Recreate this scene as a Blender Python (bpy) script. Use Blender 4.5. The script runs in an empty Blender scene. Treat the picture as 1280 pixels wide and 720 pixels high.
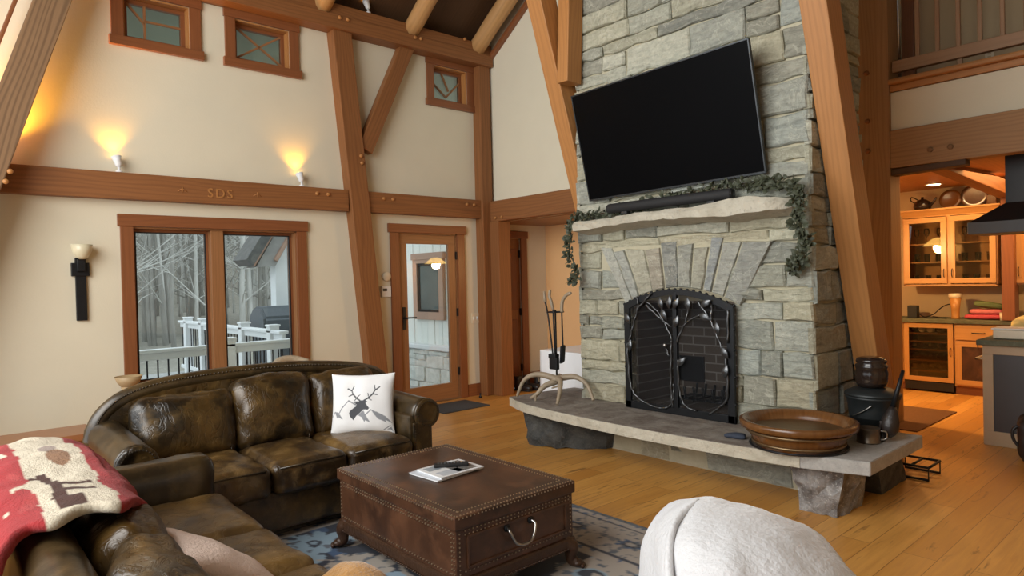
import bpy, bmesh, math, random
from mathutils import Vector as V, Matrix, noise as mn
from math import sin, cos, pi, radians as R
random.seed(7)
SC = bpy.context.scene
COL = SC.collection
ORG = {}

# ------------------------------------------------------------------ node helpers
class NT:
    def __init__(s, name):
        s.m = bpy.data.materials.new(name); s.m.use_nodes = True
        s.t = s.m.node_tree; s.t.nodes.clear()
        s.out = s.n('ShaderNodeOutputMaterial')
    def n(s, typ, **kw):
        nd = s.t.nodes.new(typ)
        for k, v in kw.items(): setattr(nd, k, v)
        return nd
    def lk(s, a, b): s.t.links.new(a, b)
    def put(s, sock, v):
        if isinstance(v, bpy.types.NodeSocket): s.lk(v, sock)
        elif v is not None: sock.default_value = v
    def math(s, op, a, b=None, clamp=False):
        nd = s.n('ShaderNodeMath', operation=op, use_clamp=clamp)
        s.put(nd.inputs[0], a)
        if b is not None: s.put(nd.inputs[1], b)
        return nd.outputs[0]
    def mix(s, fac, a, b, blend='MIX'):
        nd = s.n('ShaderNodeMix', data_type='RGBA', blend_type=blend)
        s.put(nd.inputs[0], fac)
        for i, c in ((6, a), (7, b)):
            s.put(nd.inputs[i], c if isinstance(c, bpy.types.NodeSocket) else (*c[:3], 1))
        return nd.outputs[2]
    def coord(s, kind='Object', scale=(1, 1, 1), rot=(0, 0, 0), loc=(0, 0, 0)):
        tc = s.n('ShaderNodeTexCoord'); mp = s.n('ShaderNodeMapping')
        s.lk(tc.outputs[kind], mp.inputs[0])
        mp.inputs['Scale'].default_value = scale; mp.inputs['Rotation'].default_value = rot; mp.inputs['Location'].default_value = loc
        return mp.outputs[0]
    def noise(s, vec, scale, detail=4, rough=.55, dist=0):
        nd = s.n('ShaderNodeTexNoise'); s.lk(vec, nd.inputs['Vector'])
        nd.inputs['Scale'].default_value = scale; nd.inputs['Detail'].default_value = detail
        nd.inputs['Roughness'].default_value = rough; nd.inputs['Distortion'].default_value = dist
        return nd.outputs[0]
    def ramp(s, fac, stops):
        nd = s.n('ShaderNodeValToRGB'); s.lk(fac, nd.inputs[0]); e = nd.color_ramp.elements
        while len(e) < len(stops): e.new(.5)
        for i, (p, c) in enumerate(stops):
            e[i].position = p; e[i].color = (*c, 1) if not isinstance(c, (int, float)) else (c, c, c, 1)
        return nd.outputs[0]
    def bump(s, h, strength=.3, dist=.01, nrm=None):
        nd = s.n('ShaderNodeBump'); s.put(nd.inputs['Height'], h)
        nd.inputs['Strength'].default_value = strength; nd.inputs['Distance'].default_value = dist
        if nrm is not None: s.lk(nrm, nd.inputs['Normal'])
        return nd.outputs[0]
    def bsdf(s, col, rough=.5, metal=0, nrm=None, spec=.5, coat=0, sheen=0, coatr=.2):
        b = s.n('ShaderNodeBsdfPrincipled')
        s.put(b.inputs['Base Color'], col if isinstance(col, bpy.types.NodeSocket) else (*col, 1))
        s.put(b.inputs['Roughness'], rough); b.inputs['Metallic'].default_value = metal
        b.inputs['Specular IOR Level'].default_value = spec; b.inputs['Coat Weight'].default_value = coat
        b.inputs['Coat Roughness'].default_value = coatr; b.inputs['Sheen Weight'].default_value = sheen
        if nrm is not None: s.lk(nrm, b.inputs['Normal'])
        s.lk(b.outputs[0], s.out.inputs[0]); return b

def plain(name, c, rough=.5, metal=0, var=.15, scale=12, bump=.1, bscale=None, spec=.5, coat=0, sheen=0, stretch=(1, 1, 1)):
    n = NT(name); co = n.coord('Object', stretch)
    f = n.noise(co, scale)
    col = n.mix(f, tuple(x*(1-var) for x in c), tuple(min(1, x*(1+var)) for x in c))
    nr = n.bump(n.noise(co, bscale or scale*4, 3), bump, .006) if bump else None
    n.bsdf(col, rough, metal, nr, spec, coat, sheen); return n.m

def wood(name, dark, light, rough=.55, ring=.35, bump=.12, coat=0):
    n = NT(name)
    uv = n.n('ShaderNodeUVMap'); mp = n.n('ShaderNodeMapping'); n.lk(uv.outputs[0], mp.inputs[0])
    mp.inputs['Scale'].default_value = (1.3, 24, 1)
    fine = n.noise(mp.outputs[0], 2.2, 5, .6, .4)
    mp2 = n.n('ShaderNodeMapping'); n.lk(uv.outputs[0], mp2.inputs[0]); mp2.inputs['Scale'].default_value = (.55, 3.4, 1)
    w = n.n('ShaderNodeTexWave', wave_type='BANDS', bands_direction='Y'); n.lk(mp2.outputs[0], w.inputs[0])
    w.inputs['Scale'].default_value = 2.4; w.inputs['Distortion'].default_value = 16; w.inputs['Detail'].default_value = 1.2; w.inputs['Detail Scale'].default_value = .55
    big = n.noise(mp2.outputs[0], .8, 2)
    a = n.mix(fine, dark, light)
    b = n.mix(n.math('MULTIPLY', n.ramp(w.outputs[1], [(.45, 0), (.95, 1)]), ring), a, tuple(x*.55 for x in dark))
    c = n.mix(n.math('MULTIPLY', big, .35), b, tuple(min(1, x*1.15) for x in light))
    n.bsdf(c, rough, 0, n.bump(fine, bump, .004), .4, coat); return n.m

def glass(name, tint=(1, 1, 1), ior=1.45, rough=.0):
    n = NT(name); fr = n.n('ShaderNodeFresnel'); fr.inputs[0].default_value = ior
    tr = n.n('ShaderNodeBsdfTransparent'); tr.inputs[0].default_value = (*tint, 1)
    gl = n.n('ShaderNodeBsdfGlossy'); gl.inputs['Roughness'].default_value = rough
    mx = n.n('ShaderNodeMixShader'); n.lk(fr.outputs[0], mx.inputs[0]); n.lk(tr.outputs[0], mx.inputs[1]); n.lk(gl.outputs[0], mx.inputs[2])
    n.lk(mx.outputs[0], n.out.inputs[0]); return n.m

def emit(name, c, s):
    n = NT(name); e = n.n('ShaderNodeEmission'); e.inputs[0].default_value = (*c, 1); e.inputs[1].default_value = s
    n.lk(e.outputs[0], n.out.inputs[0]); return n.m

MT = {}
MT['timber'] = wood('timber', (.155, .056, .016), (.305, .125, .042), .55, .3)
MT['timber_light'] = wood('timber_honey', (.31, .128, .033), (.49, .222, .07), .5, .25)
MT['timber_old'] = wood('timber_weathered', (.15, .08, .036), (.27, .155, .075), .65, .75, .3)
MT['timber_mid'] = wood('timber_mid', (.25, .125, .048), (.40, .22, .095), .6, .3)
MT['casing'] = wood('stained_casing', (.16, .05, .018), (.27, .098, .035), .4, .2, .08, .2)
MT['sash'] = wood('window_sash_wood', (.20, .085, .03), (.36, .17, .07), .4, .2, .08)
MT['cherry'] = wood('cabinet_wood', (.42, .20, .06), (.62, .34, .12), .4, .12, .05, .2)
MT['ceiling'] = wood('ceiling_boards', (.045, .022, .010), (.10, .05, .022), .6, .2)
MT['log'] = wood('peeled_log', (.36, .19, .07), (.56, .32, .13), .5, .2)
MT['loftwood'] = wood('loft_rail_wood', (.24, .13, .06), (.38, .22, .12), .5, .15)
MT['benchwood'] = wood('bench_wood', (.22, .08, .03), (.34, .14, .055), .4, .2, .06, .2)
MT['wall'] = plain('cream_plaster', (.70, .645, .50), .85, 0, .04, 3, .12, 60, .2)
MT['tanwall'] = plain('tan_plaster', (.55, .43, .27), .85, 0, .05, 3, .1, 60, .2)
MT['hallwall'] = plain('peach_plaster_lamp_glow', (.84, .52, .25), .85, 0, .04, 3, .1, 60, .2)  # peach paint pushed to orange, the pendant's warm light put into the colour
MT['iron'] = plain('black_iron', (.018, .019, .021), .42, .6, .3, 20, .15)
MT['steel'] = plain('worn_steel', (.45, .44, .42), .28, 1, .15, 30, .05)
MT['brass'] = plain('aged_brass', (.42, .29, .13), .35, .9, .2, 60, .05)
MT['dark'] = plain('matt_black', (.012, .012, .013), .5, 0, .1, 20, .05)
MT['white'] = plain('white_paint', (.75, .77, .78), .5, 0, .03, 8, .03)
MT['ivory'] = plain('ivory_plastic', (.74, .66, .5), .4, 0, .03, 8, 0)
MT['glass'] = glass('window_glass', (.93, .96, .95))
MT['cabglass'] = glass('cabinet_glass', (.85, .8, .7), 1.6)
MT['clearglass'] = glass('drinking_glass', (.9, .88, .82), 1.7)

# leather with rubbed patches and creases
def leather(name, dark, lit, worn, rough=.3, crease=.6):
    n = NT(name); co = n.coord('Object')
    a = n.noise(co, 3.0, 5, .6, .5); b = n.noise(co, 9, 4, .6)
    c1 = n.mix(n.ramp(a, [(.38, 0), (.68, 1)]), dark, lit)
    c2 = n.mix(n.math('MULTIPLY', n.ramp(b, [(.5, 0), (.75, 1)]), .55), c1, worn)
    cr = n.coord('Object', (9, 9, 5)); w = n.noise(cr, 1.2, 3, .5, 1.6)
    crest = n.math('ABSOLUTE', n.math('SUBTRACT', w, .5))
    h = n.ramp(crest, [(0, 0), (.05, 1)])
    nr = n.bump(h, crease*.35, .012); nr = n.bump(n.noise(co, 130, 2), .12, .002, nr)
    n.bsdf(c2, n.math('ADD', rough, n.math('MULTIPLY', b, .15)), 0, nr, .55, .15, 0, .25); return n.m
MT['leather'] = leather('olive_brown_leather', (.012, .0075, .003), (.088, .046, .010), (.19, .11, .03), .26)
MT['leatherseat'] = leather('rubbed_seat_leather', (.026, .0135, .0045), (.155, .085, .022), (.30, .185, .07), .32)
MT['leatherarm'] = leather('smooth_arm_leather', (.020, .0125, .005), (.066, .040, .014), (.12, .075, .03), .24, .1)
MT['trunk'] = leather('chestnut_trunk_leather', (.034, .014, .007), (.095, .038, .017), (.18, .075, .034), .34, .08)

# floor planks running along y
def floor_mat():
    n = NT('plank_floor'); co = n.coord('Object', (1, 1, 1), (0, 0, pi/2))
    br = n.n('ShaderNodeTexBrick', offset=.41, squash=1); n.lk(co, br.inputs[0])
    br.inputs['Scale'].default_value = 1; br.inputs['Brick Width'].default_value = 2.3; br.inputs['Row Height'].default_value = .16
    br.inputs['Mortar Size'].default_value = .0016; br.inputs['Mortar Smooth'].default_value = .1; br.inputs['Bias'].default_value = 0
    br.inputs['Color1'].default_value = (.58, .27, .055, 1); br.inputs['Color2'].default_value = (.80, .43, .11, 1); br.inputs['Mortar'].default_value = (.13, .06, .02, 1)
    g = n.noise(n.coord('Object', (26, 1.6, 1)), 1.6, 5, .6, .5)
    c = n.mix(n.ramp(g, [(.3, .55), (.75, 0)]), br.outputs[0], (.42, .17, .036))
    k = n.noise(n.coord('Object', (9, 1.3, 1)), 1.7, 3, .6, 1.2)
    c = n.mix(n.ramp(k, [(.62, 0), (.72, .7)]), c, (.17, .075, .02))
    n.bsdf(c, n.math('ADD', .27, n.math('MULTIPLY', g, .2)), 0, n.bump(br.outputs[1], .15, -.004), .4, 0); return n.m
MT['floor'] = floor_mat()

def stone_mat(name, vein=.5, gain=1.0):
    n = NT(name); at = n.n('ShaderNodeAttribute', attribute_name='stone'); co = n.coord('Object')
    lay = n.coord('Object', (1.2, 1.2, 5), (.15, .2, 0))
    a = n.noise(lay, 5, 6, .65, .8); b = n.noise(co, 28, 5, .7)
    col = n.mix(.45, at.outputs[0], n.mix(n.ramp(a, [(.3, 0), (.7, 1)]), (.17, .172, .14), (.53, .52, .415)))
    col = n.mix(n.math('MULTIPLY', n.ramp(b, [(.3, 1), (.55, 0)]), .35), col, (.10, .10, .075))
    v = n.math('ABSOLUTE', n.math('SUBTRACT', n.noise(co, 3.2, 4, .6, 1.3), .5))
    col = n.mix(n.math('MULTIPLY', n.ramp(v, [(0, 1), (.012, 0)]), vein), col, (.66, .64, .52))
    col = n.mix(1 - 1/gain if gain > 1 else 0, col, (1, 1, 1))
    h = n.math('ADD', n.math('MULTIPLY', a, 1.6), n.math('MULTIPLY', b, .7))
    n.bsdf(col, .82, 0, n.bump(h, .75, .022), .25); return n.m
MT['stone'] = stone_mat('fieldstone', .4)
MT['mortar'] = plain('stone_mortar', (.47, .43, .31), .9, 0, .2, 14, .5, 50, .2)
def rock(name, c1, c2, c3, sc=6, bump=.8):
    n = NT(name); co = n.coord('Object'); a = n.noise(co, sc, 6, .65, .6); b = n.noise(co, sc*7, 4, .7)
    c = n.mix(n.ramp(a, [(.35, 0), (.65, 1)]), c1, c2); c = n.mix(n.ramp(b, [(.55, 0), (.75, .8)]), c, c3)
    n.bsdf(c, .8, 0, n.bump(n.math('ADD', a, n.math('MULTIPLY', b, .5)), bump, .02), .25); return n.m
MT['slab'] = rock('hearth_flagstone', (.15, .12, .10), (.30, .27, .235), (.38, .35, .30), 5, .5)
MT['granite'] = rock('grey_granite', (.36, .35, .33), (.47, .46, .43), (.20, .19, .18), 22, .2)
MT['mantel'] = rock('buff_mantel_stone', (.46, .42, .33), (.58, .54, .44), (.30, .27, .21), 4, .9)
MT['darkrock'] = rock('dark_slate_rock', (.045, .05, .052), (.12, .125, .12), (.17, .17, .16), 7, 1)
MT['rockwhite'] = rock('mottled_rock', (.13, .12, .115), (.36, .35, .34), (.70, .69, .66), 8, 1)

# ------------------------------------------------------------------ mesh helpers
def nb():
    bm = bmesh.new(); bm.loops.layers.uv.new('UVMap'); return bm
def quad_box(bm, c, ax, bev=0, seg=2):
    """box from 8 corners; ax = index of the long axis for the grain"""
    vs = [bm.verts.new(p) for p in c]
    F = [(0, 1, 3, 2), (4, 6, 7, 5), (0, 4, 5, 1), (2, 3, 7, 6), (0, 2, 6, 4), (1, 5, 7, 3)]
    uvl = bm.loops.layers.uv.verify(); ru, rv = random.random()*9, random.random()*9
    O = V(c[0]); A = [V(c[4])-O, V(c[2])-O, V(c[1])-O]; L = [max(a.length, 1e-6) for a in A]; D = [a/l for a, l in zip(A, L)]
    ot = [i for i in range(3) if i != ax]; fs = []
    for f in F:
        fc = bm.faces.new([vs[i] for i in f]); fs.append(fc)
        for l in fc.loops:
            p = l.vert.co-O
            l[uvl].uv = (p.dot(D[ax])+ru, p.dot(D[ot[0]])+p.dot(D[ot[1]])+rv)
    if bev:
        es = {e for f in fs for e in f.edges}
        bmesh.ops.bevel(bm, geom=list(es), offset=bev, segments=seg, affect='EDGES', profile=.6)
    return vs
def box(bm, lo, hi, bev=0, ax=None, seg=2):
    lo, hi = [min(a, b) for a, b in zip(lo, hi)], [max(a, b) for a, b in zip(lo, hi)]
    d = [h-l for l, h in zip(lo, hi)]
    if ax is None: ax = d.index(max(d))
    c = [(x, y, z) for x in (lo[0], hi[0]) for y in (lo[1], hi[1]) for z in (lo[2], hi[2])]
    quad_box(bm, c, ax, min(bev, min(d)*.45) if bev else 0, seg)
def beam(bm, p0, p1, w, h, up=(0, 0, 1), bev=.008):
    """bar from p0 to p1; w across, h along up"""
    p0, p1, up = V(p0), V(p1), V(up); d = (p1-p0).normalized()
    if abs(d.dot(up.normalized())) > .99: up = V((0, 1, 0)) if abs(d.y) < .9 else V((1, 0, 0))
    s = d.cross(up).normalized(); u = s.cross(d).normalized()
    c = [p+s*a*w/2+u*b*h/2 for p in (p0, p1) for a in (-1, 1) for b in (-1, 1)]
    quad_box(bm, c, 0, bev)
def tube(bm, pts, r, seg=8, closed=False, cap=True):
    pts = [V(p) for p in pts]; n = len(pts); rs = r if isinstance(r, (list, tuple)) else [r]*n
    uvl = bm.loops.layers.uv.verify(); rings = []; prev = None; ln = 0; us = []
    for i, p in enumerate(pts):
        if closed: t = pts[(i+1) % n]-pts[i-1]
        else: t = pts[min(i+1, n-1)]-pts[max(i-1, 0)]
        t.normalize()
        if prev is None:
            a = V((0, 0, 1)) if abs(t.z) < .9 else V((1, 0, 0)); nrm = t.cross(a).normalized()
        else:
            nrm = prev-t*prev.dot(t); nrm = nrm.normalized() if nrm.length > 1e-6 else t.orthogonal().normalized()
        prev = nrm; b = t.cross(nrm)
        rings.append([bm.verts.new(p+(nrm*cos(2*pi*k/seg)+b*sin(2*pi*k/seg))*rs[i]) for k in range(seg)])
        if i: ln += (p-pts[i-1]).length
        us.append(ln)
    for i in range(n if closed else n-1):
        A, B = rings[i], rings[(i+1) % n]
        for k in range(seg):
            f = bm.faces.new((A[k], A[(k+1) % seg], B[(k+1) % seg], B[k])); f.smooth = True
            for l, (u, v) in zip(f.loops, ((us[i], k), (us[i], k+1), (us[(i+1) % n], k+1), (us[(i+1) % n], k))): l[uvl].uv = (u, v*.6*rs[i]*6/seg)
    if cap and not closed:
        bm.faces.new(rings[0][::-1]); bm.faces.new(rings[-1])
def lathe(bm, prof, c, seg=32, rot=None, smooth=True):
    c = V(c); rings = []
    for r, z in prof:
        ring = []
        for k in range(seg):
            p = V((r*cos(2*pi*k/seg), r*sin(2*pi*k/seg), z))
            if rot is not None: p = rot @ p
            ring.append(bm.verts.new(c+p))
        rings.append(ring)
    for A, B in zip(rings, rings[1:]):
        for k in range(seg):
            f = bm.faces.new((A[k], A[(k+1) % seg], B[(k+1) % seg], B[k])); f.smooth = smooth
    if prof[0][0] > 1e-5: bm.faces.new(rings[0][::-1])
    if prof[-1][0] > 1e-5: bm.faces.new(rings[-1])
def prism(bm, pts, ext, bev=0):
    ext = V(ext); a = [bm.verts.new(p) for p in pts]; b = [bm.verts.new(V(p)+ext) for p in pts]; n = len(pts)
    fs = [bm.faces.new(a), bm.faces.new(b[::-1])]
    for i in range(n): fs.append(bm.faces.new((a[i], b[i], b[(i+1) % n], a[(i+1) % n])))
    bmesh.ops.recalc_face_normals(bm, faces=fs)
    if bev: bmesh.ops.bevel(bm, geom=list({e for f in fs for e in f.edges}), offset=bev, segments=2, affect='EDGES')
def ball(bm, c, r, u=10, v=6, sc=(1, 1, 1)):
    m = Matrix.Translation(V(c)) @ Matrix.Diagonal((r*sc[0], r*sc[1], r*sc[2], 1))
    g = bmesh.ops.create_uvsphere(bm, u_segments=u, v_segments=v, radius=1, matrix=m)
    for w in g['verts']:
        for f in w.link_faces: f.smooth = True
def cushion(bm, c, size, rot=(0, 0, 0), rad=.06, puff=.03, n=14, wr=.006, seed=0, axis=2, wf=7):
    """soft rounded box: centre, full size, Euler; puffs out along local axis"""
    c = V(c); h = [s/2 for s in size]; M = Matrix.Rotation(rot[2], 3, 'Z') @ Matrix.Rotation(rot[1], 3, 'Y') @ Matrix.Rotation(rot[0], 3, 'X')
    tmp = {}
    o = [i for i in range(3) if i != axis]
    def vert(p):
        key = tuple(round(x, 5) for x in p)
        if key in tmp: return tmp[key]
        q = V([p[i]*h[i] for i in range(3)]); cl = V([max(-(h[i]-min(rad, h[i])), min(h[i]-min(rad, h[i]), q[i])) for i in range(3)])
        d = q-cl; e = V([min(rad, h[i]) for i in range(3)])
        # round the corner
        dn = V([d[i]/e[i] for i in range(3)])
        if dn.length > 1e-6: q = cl+V([dn[i]/max(1, dn.length)*e[i] for i in range(3)]) if dn.length > 1 else q
        k = (1-p[o[0]]**2)*(1-p[o[1]]**2); q[axis] += puff*k*p[axis]
        w = M @ q; s = c+w
        nz = mn.noise(s*wf+V((seed*3.1, seed, 0)))*wr*2 + (abs(mn.noise(s*wf*1.7+V((seed, 4, 0))))-.25)*wr*2
        s += w.normalized()*nz
        tmp[key] = bm.verts.new(s); return tmp[key]
    for a in range(3):
        for sg in (-1, 1):
            b, d = [i for i in range(3) if i != a]
            for i in range(n):
                for j in range(n):
                    qs = []
                    for (x, y) in ((i, j), (i+1, j), (i+1, j+1), (i, j+1)):
                        p = [0, 0, 0]; p[a] = sg; p[b] = -1+2*x/n; p[d] = -1+2*y/n; qs.append(vert(p))
                    if (sg > 0) == (a == 1): qs = qs[::-1]
                    f = bm.faces.new(qs); f.smooth = True
def roughen(bm, amt, f, seed=0, cuts=3):
    bmesh.ops.subdivide_edges(bm, edges=bm.edges[:], cuts=cuts, use_grid_fill=True)
    bm.normal_update()
    for v in bm.verts:
        p = v.co*f+V((seed*7.3, seed*1.7, 0)); v.co += v.normal*mn.fractal(p, .8, 2.2, 4)*amt

def link(name, bm, mat, parent=None, smooth=False):
    me = bpy.data.meshes.new(name)
    if parent is not None: org = V(ORG[parent.name])
    else:
        xs = [v.co for v in bm.verts]
        org = V(((min(p.x for p in xs)+max(p.x for p in xs))/2, (min(p.y for p in xs)+max(p.y for p in xs))/2, min(p.z for p in xs)))
    for v in bm.verts: v.co -= org
    if smooth:
        for f in bm.faces: f.smooth = True
    bm.to_mesh(me); bm.free()
    o = bpy.data.objects.new(name, me); COL.objects.link(o)
    for m in (mat if isinstance(mat, (list, tuple)) else [mat]): me.materials.append(MT[m] if isinstance(m, str) else m)
    ORG[o.name] = org
    if parent is not None: o.parent = parent
    else: o.location = org
    return o
def tag(o, label, cat, group=None, kind=None):
    o['label'] = label; o['category'] = cat
    if group: o['group'] = group
    if kind: o['kind'] = kind
    return o
def thing(name, loc, label, cat, group=None, kind=None):
    o = bpy.data.objects.new(name, None); COL.objects.link(o); o.location = loc; o.empty_display_size = .1; ORG[o.name] = V(loc)
    return tag(o, label, cat, group, kind)
def struct(name, bm, mat, label, cat, parent=None):
    return tag(link(name, bm, mat, parent), label, cat, None, 'structure')
def part(name, parent, mat, fn, *a, smooth=False, **k):
    bm = nb(); fn(bm, *a, **k); return link(name, bm, mat, parent, smooth)
def dup(root, loc, rz=0, label=None):
    r = root.copy(); COL.objects.link(r); r.location = loc; r.rotation_euler = (0, 0, rz)
    if label: r['label'] = label
    for ch in list(root.children):
        c = ch.copy(); COL.objects.link(c); c.parent = r
        for g in ch.children:
            d = g.copy(); COL.objects.link(d); d.parent = c
    return r
def wallstrips(bm, axis, c0, c1, u0, u1, z0, z1, holes):
    """wall slab between c0..c1 on axis, u along the other horizontal axis, with rectangular holes (ua,ub,za,zb)"""
    us = sorted({u0, u1, *[h[0] for h in holes], *[h[1] for h in holes]}); us = [u for u in us if u0 <= u <= u1]
    for a, b in zip(us, us[1:]):
        m = (a+b)/2; hs = sorted([h for h in holes if h[0] < m < h[1]], key=lambda h: h[2]); z = z0
        for h in hs+[(0, 0, z1, z1)]:
            if h[2] > z+1e-4:
                if axis == 'x': box(bm, (c0, a, z), (c1, b, h[2]))
                else: box(bm, (a, c0, z), (b, c1, h[2]))
            z = max(z, h[3])
def frame(bm, axis, c0, c1, u0, u1, z0, z1, w, bev=.004, bottom=True, wb=None):
    """rectangular frame of four boards"""
    def B(a, b, za, zb, ax):
        if axis == 'x': box(bm, (c0, a, za), (c1, b, zb), bev, ax)
        else: box(bm, (a, c0, za), (b, c1, zb), bev, ax)
    hx = 1 if axis == 'x' else 0
    wb = wb or w
    B(u0, u0+w, z0+(wb if bottom else 0), z1-w, 2); B(u1-w, u1, z0+(wb if bottom else 0), z1-w, 2); B(u0, u1, z1-w, z1, hx)
    if bottom: B(u0, u1, z0, z0+wb, hx)
# ================================================================== SHELL
XW = -6.8
bm = nb(); box(bm, (XW-.2, -2.2, -.12), (2.2, 9.9, 0)); struct('floor', bm, 'floor', 'honey coloured wide plank wooden floor', 'floor')
bm = nb()
wallstrips(bm, 'x', XW-.16, XW, -2.2, 6.72, 0, 4.75, [(1.40, 2.95, .62, 2.065), (4.19, 5.075, -.01, 2.09),
    (1.385, 1.945, 3.775, 4.18), (2.37, 2.93, 3.775, 4.18), (4.765, 5.29, 3.76, 4.19), (5.86, 6.16, -.01, 2.06)])
struct('wall_left', bm, 'wall', 'tall cream plaster wall with the double window and glass door', 'wall')
# gable wall above the hall opening, following the roof pitch
def zr(x): return 4.40+.65*(x+6.665)
bm = nb(); prism(bm, [(XW, 5.6, 2.26), (-3.9, 5.6, 2.26), (-3.9, 5.6, zr(-3.9)+.29), (XW, 5.6, zr(XW)+.29)], (0, .12, 0))
struct('wall_back', bm, 'wall', 'cream plaster gable wall above the hall opening beside the stone chimney', 'wall')
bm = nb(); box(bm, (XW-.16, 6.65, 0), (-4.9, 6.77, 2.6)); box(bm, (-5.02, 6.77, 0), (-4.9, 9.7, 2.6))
struct('wall_hall', bm, 'hallwall', 'peach plaster wall tinted with lamp glow at the end of the hall', 'wall')
bm = nb(); box(bm, (XW, 5.72, 2.25), (-4.0, 6.65, 2.33), 0, 0)
struct('ceiling_hall', bm, 'sash', 'low board ceiling of the hall beyond the timber beam', 'ceiling')
# main roof: boards rising from the window wall
bm = nb(); prism(bm, [(-8.1, -2.2, zr(-8.1)+.12), (-6.96, -2.2, zr(-6.96)+.12), (-6.96, -2.2, zr(-6.96)+.24), (-8.1, -2.2, zr(-8.1)+.24)], (0, 12, 0))
MT['soffit'] = wood('weathered_soffit', (.26, .30, .25), (.42, .46, .39), .8, .2)
struct('ceiling_eave', bm, 'soffit', 'grey green board soffit of the roof overhang outside the high windows', 'soffit')
bm = nb(); prism(bm, [(-6.96, -2.2, zr(-6.96)+.30), (-2.6, -2.2, zr(-2.6)+.30), (-2.6, -2.2, zr(-2.6)+.42), (-6.96, -2.2, zr(-6.96)+.42)], (0, 12, 0))
uvl = bm.loops.layers.uv.verify()
for f in bm.faces:
    for l in f.loops: l[uvl].uv = (l.vert.co.x*1.2, l.vert.co.y)
prism(bm, [(-2.6, -2.2, zr(-2.6)+.30), (2.4, -2.2, 5.2), (2.4, -2.2, 5.32), (-2.6, -2.2, zr(-2.6)+.42)], (0, 12, 0))
struct('ceiling', bm, 'ceiling', 'dark board ceiling sloping up behind the log rafters', 'ceiling')
bm = nb(); box(bm, (.4, -2.2, 0), (2.05, -2.05, 5.2)); struct('wall_rear_blocker', bm, 'wall', 'unseen cream plaster wall piece added at the rear to block daylight', 'wall')  # unseen wall piece, added to cut daylight on the chimney's right side
# kitchen and dining shell
bm = nb(); box(bm, (-5.0, 9.65, 0), (2.2, 9.8, 5.6)); struct('wall_kitchen', bm, 'tanwall', 'warm tan plaster wall behind the kitchen cabinets', 'wall')
bm = nb(); box(bm, (2.05, -2.2, 0), (2.2, 9.65, 5.2)); struct('wall_right_blocker', bm, 'tanwall', 'unseen plain tan wall added on the right to block daylight', 'wall')  # unseen wall, added so daylight stays off the chimney side and kitchen
bm = nb(); box(bm, (-4.9, 7.12, 2.52), (2.05, 9.65, 2.6), 0, 1); struct('ceiling_kitchen', bm, 'timber_light', 'warm wood board ceiling over the kitchen', 'ceiling')
bm = nb(); box(bm, (-2.36, 6.99, 2.84), (2.05, 7.07, 3.21)); struct('wall_loft_front', bm, 'wall', 'cream plaster band along the loft edge above the timber beam', 'wall')
bm = nb(); box(bm, (-4.0, 6.99, 3.2), (2.05, 9.65, 3.3)); struct('floor_loft', bm, 'loftwood', 'wooden loft floor behind the railing', 'floor')
bm = nb(); box(bm, (-4.0, 8.0, 3.3), (2.05, 8.1, 5.4)); struct('wall_loft', bm, 'tanwall', 'tan plaster wall at the back of the loft', 'wall')

# ------------------------------------------------------------------ timbers
def pegs(parent, pts, axis='x', r=.021, mat='timber_light'):
    rot = Matrix.Rotation(pi/2, 3, 'Y') if axis == 'x' else Matrix.Rotation(pi/2, 3, 'X')
    for p in pts:
        bm = nb(); lathe(bm, [(r, 0), (r, .012), (r*.7, .02), (0, .022)], p, 10, rot); link('peg', bm, mat, parent)
def timber(name, label, mat, segs, peg=(), axis='x', cat='timber beam'):
    bm = nb()
    for s in segs: beam(bm, *s)
    o = tag(link(name, bm, mat), label, cat, None, 'structure')
    pegs(o, peg, axis); return o
UX = (1, 0, 0)
girt = timber('girt_beam', 'long timber wall beam carved with initials above the double window', 'timber',
    [((-6.745, -2.1, 2.418), (-6.745, 3.52, 2.418), .115, .235)], [(-6.688, 3.145, 2.47), (-6.688, 3.273, 2.47)])
def letters(parent, txt, y, z, size):
    cu = bpy.data.curves.new('t', 'FONT'); cu.body = txt; cu.size = size; cu.extrude = .004; cu.align_x = 'CENTER'; cu.space_character = 1.25; cu.resolution_u = 3
    t = bpy.data.objects.new('t', cu); COL.objects.link(t); bpy.context.view_layer.update()
    me = bpy.data.meshes.new_from_object(t.evaluated_get(bpy.context.evaluated_depsgraph_get()))
    bpy.data.objects.remove(t); bm = bmesh.new(); bm.from_mesh(me); bm.loops.layers.uv.verify()
    for v in bm.verts: v.co = V((-6.684+v.co.z, y+v.co.x, z+v.co.y))
    return bm
lb = link('carved_lettering', letters(girt, 'SDS', 2.15, 2.36, .125), 'timber_light', girt)
lb['label'] = 'carved letters SDS in the beam face'
for y in (1.81, 2.51):
    bm = nb(); tube(bm, [(-6.685, y-.04, 2.40), (-6.683, y, 2.425), (-6.685, y+.04, 2.40)], .004, 5)
    tube(bm, [(-6.685, y, 2.39), (-6.683, y, 2.44)], .004, 5); link('carved_mark', bm, 'timber_light', girt)
timber('girt_beam', 'short timber wall beam above the glass door', 'timber', [((-6.745, 3.72, 2.418), (-6.745, 5.40, 2.418), .115, .235)],
       [(-6.688, y, 2.466) for y in (3.957, 4.078, 5.159, 5.275)])
timber('girt_beam', 'timber beam over the hall opening left of the chimney', 'timber', [((-6.66, 5.59, 2.388), (-4.16, 5.59, 2.388), .14, .265)],
       [(-6.55, 5.518, 2.30), (-6.42, 5.518, 2.30)], 'y')
plate = timber('plate_beam', 'heavy timber plate along the top of the window wall under the rafters', 'timber',
    [((-6.70, -2.1, 4.335), (-6.70, 5.58, 4.335), .20, .15), ((-6.72, -2.1, 4.475), (-6.72, 5.58, 4.475), .20, .12)],
    [(-6.598, y, 4.38) for y in (3.42, 3.515, 4.384, 4.463)]+[(-6.618, 5.138, 4.53)])
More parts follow.
